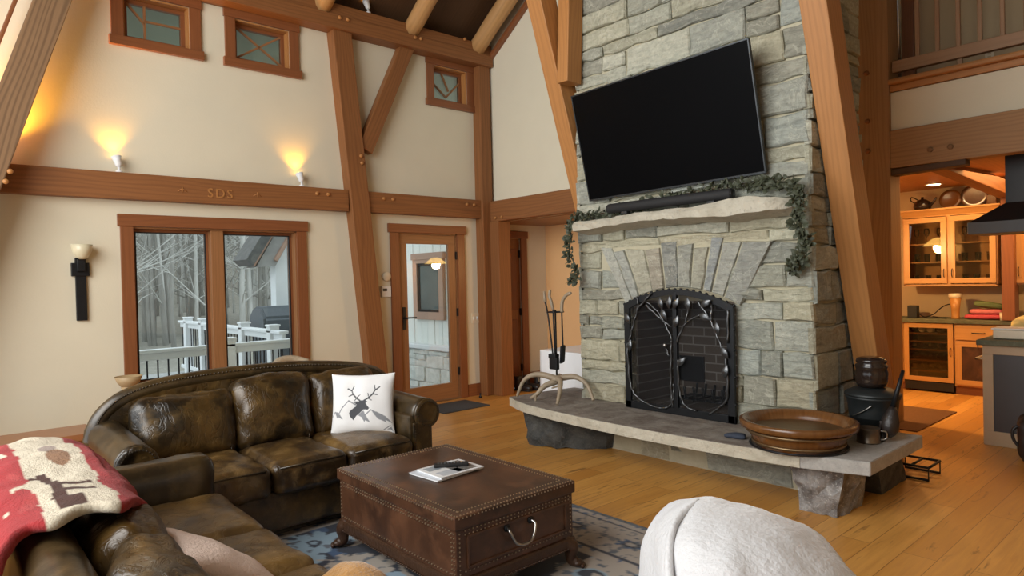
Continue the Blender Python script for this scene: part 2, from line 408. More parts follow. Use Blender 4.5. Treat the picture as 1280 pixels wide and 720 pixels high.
timber('leaning_post', 'leaning timber post between the double window and the glass door', 'timber',
    [((-6.73, 3.475, 4.27), (-6.73, 3.865, 0), .16, .225, (0, 1, 0))], [(-6.648, 3.66, 2.918), (-6.648, 3.668, 2.839)], cat='timber post')
timber('knee_brace', 'diagonal timber brace from the leaning post up to the plate', 'timber',
    [((-6.725, 3.74, 3.0), (-6.725, 4.34, 4.30), .11, .175, (0, 1, 0))], cat='timber brace')
timber('corner_post', 'slim timber post in the corner between window wall and hall opening', 'timber',
    [((-6.73, 5.475, 0), (-6.73, 5.475, 4.27), .16, .17, (0, 1, 0))], cat='timber post')
timber('jamb_post', 'timber jamb post carrying the beam at the hall opening', 'timber',
    [((-6.565, 5.60, 0), (-6.565, 5.60, 2.255), .17, .2, (0, 1, 0))], cat='timber post')
# near leaning leg, weathered, with the scarfed strip beside it
timber('leaning_leg', 'weathered leaning timber leg at the near end of the window wall', 'timber_old',
    [((-6.52, -.42, 0), (-6.52, 1.155, 4.9), .21, .235, (0, 1, 0))], [(-6.41, .50, 2.43), (-6.41, .47, 2.35)], cat='timber post')
timber('wall_strip', 'dark narrow strip beside the weathered leaning leg', 'casing',
    [((-6.60, -.65, 0), (-6.60, .93, 4.9), .05, .03, (0, 1, 0))], cat='trim')
# legs either side of the chimney
lleg = timber('leaning_leg', 'leaning honey timber leg left of the stone chimney', 'timber_light',
    [((-4.21, 5.37, .0), (-4.21, 3.86, 4.85), .17, .20, (0, 1, 0))], cat='timber post')
timber('knee_brace', 'timber brace rising behind the leg left of the chimney', 'timber_light',
    [((-4.06, 4.31, 3.22), (-3.99, 4.34, 4.95), .13, .18, (0, 1, 0))], cat='timber brace')
timber('leaning_leg', 'leaning honey timber leg right of the stone chimney', 'timber_light',
    [((-1.885, 5.39, .0), (-1.885, 3.91, 4.7), .17, .215, (0, 1, 0))], [], cat='timber post')
kp = timber('loft_post', 'square timber post at the kitchen opening carrying the loft', 'timber_mid',
    [((-2.505, 7.07, 0), (-2.505, 7.07, 5.0), .29, .26, (0, 1, 0))], [], 'y', 'timber post')
pegs(kp, [(-2.555, 6.94, z) for z in (3.43, 2.96, 2.67)], 'y', .024, 'timber')
kb = timber('loft_beam', 'timber beam carrying the loft over the kitchen opening', 'timber_mid',
    [((-2.36, 7.03, 2.656), (2.05, 7.03, 2.656), .16, .36)], [], 'y')
pegs(kb, [(-2.02, 6.95, 2.60), (-1.86, 6.95, 2.60)], 'y', .024, 'timber_old')
timber('beam_bracket', 'dark board tucked under the loft beam beside the square post', 'ceiling',
    [((-2.36, 7.03, 2.435), (-1.75, 7.03, 2.455), .14, .06)])
timber('kitchen_beam', 'diagonal wooden beam under the kitchen ceiling', 'timber', [((-2.12, 7.25, 2.56), (-1.84, 9.62, 2.30), .15, .15)])
timber('loft_nosing', 'rounded wooden nosing along the loft edge', 'timber_light',
    [((-2.36, 6.97, 3.29), (2.05, 6.97, 3.29), .14, .05, (0, 0, 1), .02), ((-2.36, 7.0, 3.235), (2.05, 7.0, 3.235), .08, .06)], cat='trim')
timber('kitchen_post', 'reddish wooden post beside the glass front cabinet', 'casing', [((-1.90, 9.2, .9), (-1.90, 9.2, 2.5), .12, .2, (0, 1, 0))], cat='timber post')
# loft railing
t = thing('loft_railing', (-.2, 7.05, 3.3), 'wooden loft railing with square balusters above the kitchen', 'railing')
part('bottom_rail', t, 'loftwood', beam, (-2.35, 7.03, 3.447), (2.0, 7.03, 3.447), .07, .11)
part('top_rail', t, 'loftwood', beam, (-2.35, 7.03, 4.23), (2.0, 7.03, 4.23), .07, .09)
for i in range(26): part('baluster', t, 'loftwood', beam, (-2.135+.164*i, 7.03, 3.50), (-2.135+.164*i, 7.03, 4.19), .036, .036)
for x in (-1.8, 0, 1.9): part('rail_foot', t, 'loftwood', beam, (x, 7.05, 3.30), (x, 7.05, 3.4), .04, .04)
bm = nb(); box(bm, (-2.56, 7.92, 3.3), (-2.44, 8.0, 5.3), .01); tag(link('trim_1', bm, 'casing'), 'dark wooden casing on the loft wall', 'trim', None, 'structure')
bm = nb(); tube(bm, [(-2.36, 7.22, 3.3), (-2.36, 7.22, 5.2)], .022, 10); tag(link('loft_pipe', bm, 'steel'), 'thin grey pipe standing behind the loft railing', 'pipe')
def plate_cover(name, label, cat, lo, hi, axis, rows, mat='ivory', toggles=0):
    t = thing(name, ((lo[0]+hi[0])/2, (lo[1]+hi[1])/2, lo[2]), label, cat)
    part('cover_plate', t, mat, box, lo, hi, .003)
    return t
ot = plate_cover('wall_outlet', 'white double outlet on the loft wall', 'outlet', (-1.83, 7.99, 3.56), (-1.755, 8.0, 3.675), 'y', 2)
for z in (3.595, 3.64): part('socket', ot, 'tanwall', box, (-1.808, 7.986, z-.014), (-1.777, 7.995, z+.014), .004)

# log rafters
for i, (y, r, lab) in enumerate(((4.38, .10, 'log rafter meeting the plate beside the top uplight'), (5.36, .11, 'log rafter along the gable end wall'), (3.25, .10, 'log rafter over the leaning window post'), (2.1, .1, 'log rafter over the second high window'))):
    bm = nb(); pts = []; rr = []
    for k in range(22):
        s = k/21; x = -6.72+s*4.1; pts.append((x, y+.012*mn.noise(V((k*.7, y, 0))), zr(x)+.08+.012*mn.noise(V((k*.7, y, 9))))); rr.append(r*(1+.06*mn.noise(V((k*.9, y, 3)))))
    tube(bm, pts, rr, 14); tag(link('log_rafter', bm, 'log'), lab, 'rafter', 'log rafters', 'structure')
timber('gable_trim', 'sloping trim board where the gable wall meets the ceiling', 'casing',
    [((-6.66, 5.57, zr(-6.66)-.03), (-4.0, 5.57, zr(-4.0)-.03), .06, .06)], cat='trim')

# ------------------------------------------------------------------ windows and doors
def big_window():
    t = thing('window_1', (XW, 2.18, .5), 'large double window with stained wood casing behind the long sofa', 'window', None, 'structure')
    bm = nb(); box(bm, (XW, 1.305, .5), (XW+.03, 1.41, 2.065), .004); box(bm, (XW, 2.945, .5), (XW+.03, 3.055, 2.065), .004)
    box(bm, (XW, 1.285, 2.065), (XW+.04, 3.07, 2.175), .005); box(bm, (XW, 1.305, .45), (XW+.03, 3.055, .56), .004)
    link('casing', bm, 'casing', t)
    part('sill', t, 'casing', box, (XW-.13, 1.30, .56), (XW+.06, 3.06, .62), .006)
    bm = nb(); box(bm, (XW-.15, 1.40, .62), (XW, 1.415, 2.065)); box(bm, (XW-.15, 2.935, .62), (XW, 2.95, 2.065)); box(bm, (XW-.15, 1.40, 2.05), (XW, 2.95, 2.065)); link('jamb', bm, 'sash', t)
    part('mullion', t, 'sash', box, (XW-.14, 2.085, .62), (XW-.005, 2.205, 2.05), .005)
    for a, b in ((1.415, 2.085), (2.205, 2.935)):
        bm = nb(); frame(bm, 'x', XW-.13, XW-.085, a, b, .62, 2.05, .032, .003); s = link('sash', bm, 'casing', t)
        part('pane', s, 'glass', box, (XW-.112, a+.03, .65), (XW-.106, b-.03, 2.02))
        part('gasket', s, 'dark', lambda m: frame(m, 'x', XW-.1, XW-.082, a+.026, b-.026, .646, 2.024, .01, 0))
big_window()
def high_window(nm, y0, y1, z0, z1, bars, label):
    t = thing(nm, (XW, (y0+y1)/2, z0), label, 'window', None, 'structure')
    bm = nb(); box(bm, (XW, y0-.1, z0), (XW+.028, y0, z1), .004); box(bm, (XW, y1, z0), (XW+.028, y1+.1, z1), .004)
    box(bm, (XW, y0-.11, z1), (XW+.034, y1+.11, z1+.085), .004); box(bm, (XW, y0-.12, z0-.085), (XW+.045, y1+.12, z0), .004); link('casing', bm, 'casing', t)
    bm = nb(); frame(bm, 'x', XW-.15, XW-.002, y0, y1, z0, z1, .014, 0); link('jamb', bm, 'timber_light', t)
    bm = nb(); frame(bm, 'x', XW-.14, XW-.09, y0+.014, y1-.014, z0+.014, z1-.014, .038, .003); s = link('sash', bm, 'casing', t)
    part('pane', s, 'glass', box, (XW-.118, y0+.04, z0+.04), (XW-.112, y1-.04, z1-.04))
    a, b, c, d = y0+.05, y1-.05, z0+.05, z1-.05
    bm = nb()
    for (u0, v0, u1, v1) in bars: beam(bm, (XW-.10, a+(b-a)*u0, c+(d-c)*v0), (XW-.10, a+(b-a)*u1, c+(d-c)*v1), .02, .022, UX, .002)
    link('muntins', bm, 'sash', s)
X = [(0, 1, 1, 0), (0, 0, 1, 1)]
high_window('window_2', 1.385, 1.945, 3.775, 4.18, [(.32, 0, .32, 1), (.32, .55, 1, .55), (0, 1, .32, .45)], 'first high window above the left wall uplight')
high_window('window_3', 2.37, 2.93, 3.775, 4.18, X, 'second high window with crossed glazing bars')
high_window('window_4', 4.765, 5.29, 3.76, 4.19, [(0, .6, .5, .1), (.5, .1, 1, .75), (.35, 1, .6, .35)], 'small high window beside the corner post')
# glazed door
t = thing('door_1', (XW, 4.63, 0), 'glazed wooden door to the porch with black lever handle', 'door', None, 'structure')
bm = nb(); box(bm, (XW, 4.085, 0), (XW+.03, 4.20, 2.09), .004); box(bm, (XW, 5.065, 0), (XW+.03, 5.175, 2.09), .004); box(bm, (XW, 4.06, 2.09), (XW+.04, 5.20, 2.195), .005); link('casing', bm, 'casing', t)
bm = nb(); box(bm, (XW-.15, 4.19, 0), (XW, 4.21, 2.09)); box(bm, (XW-.15, 5.055, 0), (XW, 5.075, 2.09)); box(bm, (XW-.15, 4.19, 2.075), (XW, 5.075, 2.09)); link('jamb', bm, 'sash', t)
bm = nb(); frame(bm, 'x', XW-.055, XW-.01, 4.212, 5.053, .012, 2.073, .112, .003, True, .20); lf = link('door_leaf', bm, 'sash', t)
part('pane', lf, 'glass', box, (XW-.036, 4.32, .2), (XW-.030, 4.95, 1.97))
part('handle_plate', lf, 'iron', box, (XW-.01, 4.245, .93), (XW+.002, 4.285, 1.2), .004)
part('lever', lf, 'iron', tube, [(XW, 4.265, 1.07), (XW+.05, 4.265, 1.07), (XW+.055, 4.30, 1.072), (XW+.055, 4.40, 1.07)], [.011, .011, .01, .008])
for z in (.35, 1.1, 1.82): part('hinge', t, 'iron', box, (XW-.012, 5.046, z-.05), (XW+.012, 5.066, z+.05), .003)
part('threshold', t, 'timber_old', box, (XW-.15, 4.19, 0), (XW+.02, 5.075, .018), .003)
# hall door, seen through the opening
t = thing('door_2', (XW, 6.0, 0), 'brown panelled door in the hall with black hinges', 'door', None, 'structure')
bm = nb(); box(bm, (XW, 6.15, 0), (XW+.03, 6.26, 2.06), .004); box(bm, (XW, 5.75, 0), (XW+.03, 5.87, 2.06), .004); box(bm, (XW, 5.73, 2.06), (XW+.035, 6.28, 2.16), .004); link('casing', bm, 'casing', t)
bm = nb(); box(bm, (XW-.06, 5.86, .01), (XW-.02, 6.16, 2.06), .004); lf = link('door_leaf', bm, 'sash', t)
for z0, z1 in ((.18, .95), (1.08, 1.92)): part('door_panel', lf, 'casing', box, (XW-.03, 5.92, z0), (XW-.012, 6.10, z1), .006)
for z in (.28, 1.05, 1.85): part('hinge', t, 'iron', box, (XW-.022, 6.135, z-.05), (XW+.008, 6.155, z+.05), .003)
# baseboards
for nm, lo, hi, lab in (('baseboard_left', (XW, 5.185, 0), (XW+.022, 5.39, .16), 'stained baseboard between the glass door and the corner post'),
                        ('baseboard_window', (XW, -.1, 0), (XW+.022, 3.6, .16), 'stained baseboard under the double window'),
                        ('baseboard_door', (XW, 3.98, 0), (XW+.022, 4.08, .16), 'short stained baseboard left of the glass door'),
                        ('baseboard_hall', (XW, 6.27, 0), (XW+.022, 6.63, .2), 'stained baseboard beside the hall door'),
                        ('baseboard_hall_end', (XW, 6.63, 0), (-4.92, 6.65, .2), 'stained baseboard along the hall end wall')):
    bm = nb(); box(bm, lo, hi, .005); struct(nm, bm, 'casing', lab, 'baseboard')

# ------------------------------------------------------------------ wall fittings
def uplight(y, z, lab, x=-6.71, tilt=-.09, W=11, dx=-.14):
    t = thing('spot_light', (x, y, z), lab, 'spotlight')
    part('base', t, 'white', lathe, [(.0, 0), (.028, 0), (.028, .012), (.012, .016), (.012, .05)], (x, y, z), 14)
    ax = V((-.25, tilt*2, 1)).normalized(); q = V((0, 0, 1)).rotation_difference(ax).to_matrix(); c = V((x, y, z+.05))
    b = part('lamp_can', t, 'white', lathe, [(.012, -.005), (.026, .01), (.032, .06), (.042, .095), (.038, .095), (.028, .06), (.0, .05)], c, 18, q)
    part('bulb', b, MT['bulb'], ball, c+ax*.082, .026, 12, 8)
    l = bpy.data.lights.new('uplight', 'SPOT'); l.energy = W; l.color = (1, .46, .03); l.spot_size = R(105); l.spot_blend = .9; l.shadow_soft_size = .03
    lo = bpy.data.objects.new('uplight_beam', l); COL.objects.link(lo); lo.location = c+ax*.12+V((.0, 0, 0)); lo.rotation_euler = V((dx, tilt, 1)).to_track_quat('-Z', 'Y').to_euler()
MT['bulb'] = emit('warm_bulb', (1, .55, .12), 16)
uplight(1.30, 2.536, 'lit uplight on the wall beam near its weathered end')
uplight(2.99, 2.536, 'lit uplight on the wall beam above the right window corner')
uplight(3.80, 4.536, 'lit uplight on the top plate between two log rafters', -6.645, W=260, dx=.35)
uplight(.34, 2.536, 'lit uplight on the wall beam hidden behind the weathered leg', -6.74, .30, W=230, dx=-.04)
t = thing('wall_sconce', (XW, 1.0, 1.235), 'dark metal wall sconce with cream glass bowl left of the window', 'sconce')
part('back_bar', t, MT['iron'], box, (XW, .955, 1.235), (XW+.03, 1.035, 1.78), .004)
part('cross_plate', t, MT['iron'], box, (XW, .925, 1.62), (XW+.04, 1.06, 1.735), .005)
part('bracket', t, MT['iron'], box, (XW+.03, .965, 1.66), (XW+.075, 1.025, 1.765), .006)
MT['sconceglass'] = plain('cream_glass', (.66, .60, .42), .3, 0, .06, 10, .02)
part('glass_bowl', t, 'sconceglass', lathe, [(.02, 0), (.045, .015), (.07, .06), (.082, .125), (.078, .126), (.065, .06), (.02, .02)], (XW+.085, 1.0, 1.765), 24)
# thermostat group beside the post, switch plates
bm = nb(); lathe(bm, [(.055, 0), (.055, .018), (.048, .026), (0, .028)], (XW, 4.03, 1.57), 24, Matrix.Rotation(pi/2, 3, 'Y')); tag(link('round_thermostat', bm, 'ivory'), 'small round dial thermostat left of the glass door', 'thermostat')
t = thing('thermostat', (XW, 4.01, 1.34), 'white box thermostat with dark screen left of the glass door', 'thermostat')
part('body', t, 'white', box, (XW, 3.95, 1.33), (XW+.03, 4.075, 1.46), .006); part('screen', t, 'dark', box, (XW+.028, 3.965, 1.40), (XW+.033, 4.02, 1.43), .002)
t = thing('light_switch', (XW, 5.36, .95), 'ivory triple light switch beside the glass door', 'switch')
part('cover_plate', t, 'ivory', box, (XW, 5.28, .945), (XW+.008, 5.445, 1.075), .003)
for y in (5.31, 5.362, 5.414): part('toggle', t, 'white', box, (XW+.006, y-.008, .99), (XW+.02, y+.008, 1.03), .003)

# ================================================================== OUTSIDE
hillm = NT('leaf_litter'); co = hillm.coord('Object', (.5, .5, .5)); f = hillm.noise(co, 3.2, 6, .7, .8); g = hillm.noise(co, 14, 5, .7)
hillm.bsdf(hillm.mix(hillm.math('MULTIPLY', hillm.ramp(g, [(.5, 0), (.7, 1)]), .5), hillm.mix(f, (.20, .19, .16), (.34, .32, .27)), (.50, .49, .43)), .95); MT['hill'] = hillm.m
bm = nb(); g = 40; grid = []
for i in range(g+1):
    row = []
    for j in range(g+1):
        x = -13-60*i/g; y = -25+85*j/g; z = -1.4+.075*max(0, -16-x)+.55*max(0, -40-x)+.35*mn.noise(V((x*.15, y*.15, 0)))
        row.append(bm.verts.new((x, y, z)))
    grid.append(row)
for i in range(g):
    for j in range(g): bm.faces.new((grid[i][j], grid[i][j+1], grid[i+1][j+1], grid[i+1][j])).smooth = True
tag(link('hill', bm, 'hill'), 'steep wooded hillside covered in leaf litter outside the window', 'hillside', None, 'structure')
MT['bark'] = plain('grey_bark', (.33, .325, .30), .9, 0, .5, 5, .6, 30, .1, stretch=(1, 1, .2))
MT['palebark'] = plain('pale_bark', (.54, .54, .51), .9, 0, .35, 5, .4, 30, .1, stretch=(1, 1, .2))
def tree_mesh(seed):
    rnd = random.Random(seed); bm = nb(); H = rnd.uniform(11, 16); r0 = rnd.uniform(.05, .13); lean = V((rnd.uniform(-.05, .05), rnd.uniform(-.06, .06), 1))
    pts = [lean*H*k/9+V((.12*mn.noise(V((k*.5, seed, 0))), .12*mn.noise(V((k*.5, seed, 5))), 0)) for k in range(10)]; pts[0] = V((0, 0, -.8))
    tube(bm, pts, [r0*(1-.085*k) for k in range(10)], 7)
    for b in range(14):
        z = rnd.uniform(.16, .9); p = pts[min(9, int(z*9))]; a = rnd.uniform(0, 2*pi); L = rnd.uniform(.7, 2.2)*(1.1-z*.5); up = rnd.uniform(.2, 1.1)
        q = [p+V((cos(a)*L*s, sin(a)*L*s, up*L*s+.12*mn.noise(V((s*3, b, seed)))))for s in (0, .33, .66, 1)]
        rb = r0*(1-z)*.24+.009; tube(bm, q, [rb, rb*.75, rb*.5, rb*.2], 5, cap=False)
        for c in range(3):
            p2 = q[1+c % 3]; a2 = a+rnd.uniform(-1, 1); l2 = L*.45
            tube(bm, [p2, p2+V((cos(a2)*l2, sin(a2)*l2, l2*rnd.uniform(.2, 1)))], [rb*.5, rb*.15], 4, cap=False)
    return bm
protos = []
for s in range(9):
    o = link('bare_tree', tree_mesh(s+3), 'palebark' if s % 2 else 'bark'); o.location = (0, 0, 0); protos.append(o)
    me = o.data; off = ORG[o.name]
    for v in me.vertices: v.co += off
rnd = random.Random(21); n = 0
while n < 230:
    d = rnd.uniform(20, 48) if n > 30 else rnd.uniform(15, 24); a = rnd.uniform(.08, .56); x = -6.8-d; y = 0+(d+6.8)*a
    if d < 15 and y > 6.5: continue
    z = -1.4+.075*max(0, -16-x)+.55*max(0, -40-x)
    src = protos[n % 9]; o = src if n < 9 else src.copy()
    if n >= 9: COL.objects.link(o)
    o.location = (x, y, z); o.rotation_euler = (0, 0, rnd.uniform(0, 6.28))
    tag(o, 'bare grey tree standing on the wooded hillside outside', 'tree', 'bare trees on the hillside'); n += 1
# deck
MT['deckgrey'] = plain('weathered_deck', (.34, .34, .33), .8, 0, .2, 6, .2)
bm = nb(); box(bm, (-14.4, -2.2, -.3), (XW-.2, 6.4, -.18)); tag(link('deck_floor', bm, 'deckgrey'), 'grey deck boards outside the window', 'deck', None, 'structure')
def railing(p0, p1, posts, lab, zt, nbal, h=.11, wide=.14):
    p0, p1 = V(p0), V(p1); c = (p0+p1)/2
    t = thing('deck_railing', (c.x, c.y, -.18), lab, 'railing')
    part('top_rail', t, 'white', beam, (p0.x, p0.y, zt-.02), (p1.x, p1.y, zt-.02), wide, .04)
    part('rail_apron', t, 'white', beam, (p0.x, p0.y, zt-.085), (p1.x, p1.y, zt-.085), .05, h-.02)
    part('bottom_rail', t, 'white', beam, (p0.x, p0.y, -.05), (p1.x, p1.y, -.05), .06, .07)
    for i in range(nbal):
        p = p0.lerp(p1, (i+.5)/nbal); part('baluster', t, 'iron', tube, [(p.x, p.y, -.05), (p.x, p.y, zt-.1)], .010, 6)
    for (x, y) in posts:
        q = part('rail_post', t, 'white', box, (x-.07, y-.07, -.18), (x+.07, y+.07, zt+.05), .006); part('post_cap', q, 'white', box, (x-.085, y-.085, zt+.05), (x+.085, y+.085, zt+.08), .01)
railing((-9, -1.9, 0), (-9, 4.3, 0), [(-9, -1.2), (-9, 2.94)], 'near white deck railing running along the window', .75, 52)
railing((-14.2, 3.75, 0), (-9.15, 3.75, 0), [(-13.75, 3.75), (-12.8, 3.75), (-10.72, 3.75), (-9.55, 3.75)], 'far white deck railing running out to the woods', .85, 36)
t = thing('grill', (-11.4, 4.55, -.18), 'covered dark grey barbecue grill on the deck', 'grill')
MT['cover'] = plain('grey_grill_cover', (.10, .115, .13), .6, 0, .15, 8, .1)
bm = nb(); prism(bm, [(-11.75, 4.2, .7), (-11.05, 4.2, .7), (-11.05, 4.2, .95), (-11.22, 4.2, 1.14), (-11.55, 4.2, 1.14), (-11.75, 4.2, .98)], (0, .95, 0), .04); link('lid', bm, 'cover', t)
part('cart', t, 'cover', box, (-11.7, 4.25, .0), (-11.1, 5.1, .7), .02)
for x in (-11.65, -11.15):
    for y in (4.3, 5.05): part('leg', t, 'iron', tube, [(x, y, -.18), (x, y, .05)], .025, 8)
# porch corner: eave and corner board
MT['fascia'] = plain('salmon_fascia', (.42, .27, .20), .7, 0, .1, 5, .1)
MT['shingle'] = plain('grey_shingle', (.12, .12, .115), .9, 0, .4, 9, .6)
t = thing('porch_roof', (-12.2, 5.2, 1.8), 'steep porch roof overhang with salmon fascia boards', 'roof', None, 'structure')
bm = nb(); prism(bm, [(-12, 4.44, 1.83), (-12, 4.80, 1.86), (-12, 5.6, 3.2), (-12, 5.25, 3.2)], (-.5, 0, 0)); link('soffit', bm, MT['deckgrey'], t)
bm = nb(); beam(bm, (-11.99, 4.37, 1.86), (-11.99, 5.25, 3.25), .06, .12, UX); beam(bm, (-11.97, 4.78, 1.95), (-11.97, 5.55, 3.2), .06, .11, UX); link('fascia', bm, 'fascia', t)
bm = nb(); prism(bm, [(-11.9, 4.24, 1.97), (-11.9, 4.36, 1.86), (-11.9, 5.24, 3.24), (-11.9, 5.12, 3.32)], (-.7, 0, 0)); link('shingles', bm, 'shingle', t)
part('corner_board', t, 'white', box, (-12.35, 4.83, -.18), (-12.1, 5.06, 2.45), .01)
part('side_wall', t, MT['deckgrey'], box, (-12.6, 5.06, -.18), (-12.3, 6.4, 2.9))
# wing wall seen through the door
sid = NT('whitewashed_siding'); co = sid.coord('Object', (1, 1, .15)); w = sid.noise(co, 14, 4, .6)
sid.bsdf(sid.mix(w, (.70, .73, .68), (.90, .91, .87)), .8, 0, sid.bump(w, .3, .01)); MT['siding'] = sid.m
bm = nb(); x = XW-.2; rnd = random.Random(4)
while x > -11.6:
    w = rnd.uniform(.14, .22); box(bm, (x-w+.006, 5.93+rnd.uniform(0, .008), -.2), (x, 6.1, 3.4), .004, 2); x -= w
tag(link('wall_wing', bm, 'siding'), 'whitewashed vertical board siding of the porch wing', 'wall', None, 'structure')
t = thing('window_5', (-8.68, 5.93, .9), 'brown framed porch window in the white siding', 'window', None, 'structure')
bm = nb(); frame(bm, 'y', 5.88, 5.93, -9.1, -8.27, .9, 1.91, .12, .004); box(bm, (-9.13, 5.87, 1.85), (-8.24, 5.93, 1.95), .004); link('casing', bm, 'fascia', t)
bm = nb(); frame(bm, 'y', 5.90, 5.93, -8.98, -8.39, 1.02, 1.79, .04, .003); link('sash', bm, 'iron', t)
part('pane', t, plain('dark_porch_glass', (.10, .13, .13), .08, 0, .3, 4, 0), box, (-8.95, 5.915, 1.05), (-8.42, 5.925, 1.76))

# ================================================================== FIREPLACE
PAL = [tuple(min(.8, x*1.28*k) for x, k in zip(c, (1.0, 1.01, .94))) for c in [(.20, .205, .19), (.30, .30, .26), (.38, .36, .28), (.26, .28, .27), (.33, .34, .32), (.42, .38, .28), (.16, .165, .16), (.36, .31, .22), (.30, .33, .33), (.45, .44, .38), (.23, .22, .19)]]
def stone_poly(bm, pts, fn, d0, d1, colr, rnd, inset=.012):
    """irregular stone: outline in (u,v), front pushed to depth d1, base at d0"""
    cl = bm.loops.layers.float_color.get('stone') or bm.loops.layers.float_color.new('stone')
    cu = sum(p[0] for p in pts)/len(pts); cv = sum(p[1] for p in pts)/len(pts); n = len(pts)
    base = [bm.verts.new(fn(u, v, d0)) for u, v in pts]
    mid = [bm.verts.new(fn(u, v, d0+(d1-d0)*.7)) for u, v in pts]
    def ins(u, v, k):
        L = math.hypot(u-cu, v-cv) or 1; s = max(.5, 1-k/L); return cu+(u-cu)*s, cv+(v-cv)*s
    top = [bm.verts.new(fn(*ins(u, v, inset), d1+rnd.uniform(-.006, .006))) for u, v in pts]
    c = bm.verts.new(fn(cu+rnd.uniform(-.02, .02), cv, d1+rnd.uniform(-.004, .012)))
    fs = []
    for i in range(n):
        j = (i+1) % n
        fs += [bm.faces.new((base[i], base[j], mid[j], mid[i])), bm.faces.new((mid[i], mid[j], top[j], top[i])), bm.faces.new((top[i], top[j], c))]
    for f in fs:
        for l in f.loops: l[cl] = (*colr, 1)
    return fs
def outline(u0, u1, v0, v1, rnd, j=.012):
    nu = max(2, int((u1-u0)/.1)); nv = max(1, int((v1-v0)/.1)); r = lambda: rnd.uniform(-j, j); P = []
    for i in range(nu): P.append((u0+(u1-u0)*i/nu+(r() if i else r()*.5), v0+r()))
    for i in range(nv): P.append((u1+r(), v0+(v1-v0)*i/nv+(r() if i else r()*.5)))
    for i in range(nu): P.append((u1-(u1-u0)*i/nu+(r() if i else 0), v1+r()))
    for i in range(nv): P.append((u0+r(), v1-(v1-v0)*i/nv+(r() if i else 0)))
    return P
def stonework(bm, fn, u0, u1, v0, v1, seed, skip=None, d=(-.01, .034), hmin=.07, hmax=.25, bright=1.0):
    rnd = random.Random(seed); v = v0
    while v < v1-.03:
        h = min(rnd.uniform(hmin, hmax), v1-v); h = v1-v if v1-v-h < .06 else h; u = u0
        while u < u1-.02:
            w = rnd.uniform(.2, .72)*(1.0 if h > .13 else 1.3); w = u1-u if u1-u-w < .14 else w
            cells = [(u, u+w, v, v+h)]
            if h > .17 and rnd.random() < .45:
                m = v+h*rnd.uniform(.4, .62); cells = [(u, u+w, v, m), (u, u+w, m, v+h)]
                if rnd.random() < .5: s = u+w*rnd.uniform(.35, .65); cells = [cells[0], (u, s, m, v+h), (s, u+w, m, v+h)]
            elif w > .34 and h > .13 and rnd.random() < .3:
                s = u+w*rnd.uniform(.4, .6); cells = [(u, s, v, v+h), (s, u+w, v, v+h)]
            for a, b, c, e in cells:
                if skip:
                    if c < 1.31:
                        if a < OX0 < b: b = OX0
                        elif a < OX1 < b: a = OX1
                    if b-a < .04 or skip(a, b, c, e): continue
                g = .006; col = rnd.choice(PAL); k = rnd.uniform(.85, 1.2)*bright
                stone_poly(bm, outline(a+g, b-g, c+g, e-g, rnd), fn, d[0], d[1]+rnd.uniform(-.014, .012), tuple(x*k for x in col), rnd)
            u += w
        v += h
# stone wainscot of the porch wing outside the door
bm = nb(); box(bm, (-11.6, 5.88, -.25), (XW-.2, 5.925, .45)); wn = tag(link('wall_wainscot', bm, 'white'), 'pale rubble stone wainscot under the white siding', 'stone wall', None, 'structure')
bm = nb(); stonework(bm, lambda u, v, d: (u, 5.88-d, v), -11.5, XW-.2, -.25, .42, 71, hmin=.13, hmax=.24, bright=1.45); link('rubble', bm, rock('pale_rubble', (.55, .57, .53), (.76, .78, .74), (.40, .41, .38)), wn)
part('cap', wn, 'white', box, (-11.6, 5.80, .44), (XW-.2, 5.93, .51), .012)
CX0, CX1, CY, CYB = -4.11, -1.99, 4.46, 5.28
fp = thing('fireplace', (-3.05, 4.5, 0), 'tall stone chimney fireplace with raised hearth and stone mantel', 'fireplace')
# core with a real firebox recess
OX0, OX1, OZ0, OZ1 = -3.50, -2.57, .41, 1.30
bm = nb()
box(bm, (CX0+.03, CY, 0), (OX0, CYB, OZ1)); box(bm, (OX1, CY, 0), (CX1-.03, CYB, OZ1)); box(bm, (CX0+.03, CY, OZ1), (CX1-.03, CYB, 7.0)); box(bm, (OX0, CY, 0), (OX1, CYB, OZ0)); box(bm, (OX0, 4.98, OZ0), (OX1, CYB, OZ1))
link('chimney_core', bm, 'mortar', fp)
AC = (-3.04, .33); AR = 1.06
def in_arch(a, b, c, e):
    mu, mv = (a+b)/2, (c+e)/2
    if OX0-.02 < mu < OX1+.02 and mv < 1.36: return True
    ang = math.degrees(math.atan2(mu-AC[0], mv-AC[1])); return abs(ang) < 25 and 1.25 < mv < 1.70
bm = nb(); stonework(bm, lambda u, v, d: (u, CY-d, v), CX0, CX1, .41, 7.0, 11, in_arch); 
link('chimney_face', bm, 'stone', fp)
bm = nb(); stonework(bm, lambda u, v, d: (CX1-.03+d, u, v), CY-.03, CYB, .0, 6.6, 12, bright=.8); link('chimney_side', bm, 'stone', fp)  # right side: shade put into the colour, stones toned darker than the front
bm = nb(); stonework(bm, lambda u, v, d: (CX0+.03-d, u, v), CY-.03, CYB, .0, 6.6, 13)
link('chimney_side', bm, 'stone', fp)
bm = nb(); stonework(bm, lambda u, v, d: (u, 4.49-d, v), -4.05, -2.02, 0, .335, 14, hmin=.14, hmax=.2); bw = link('hearth_wall', bm, 'stone', fp)
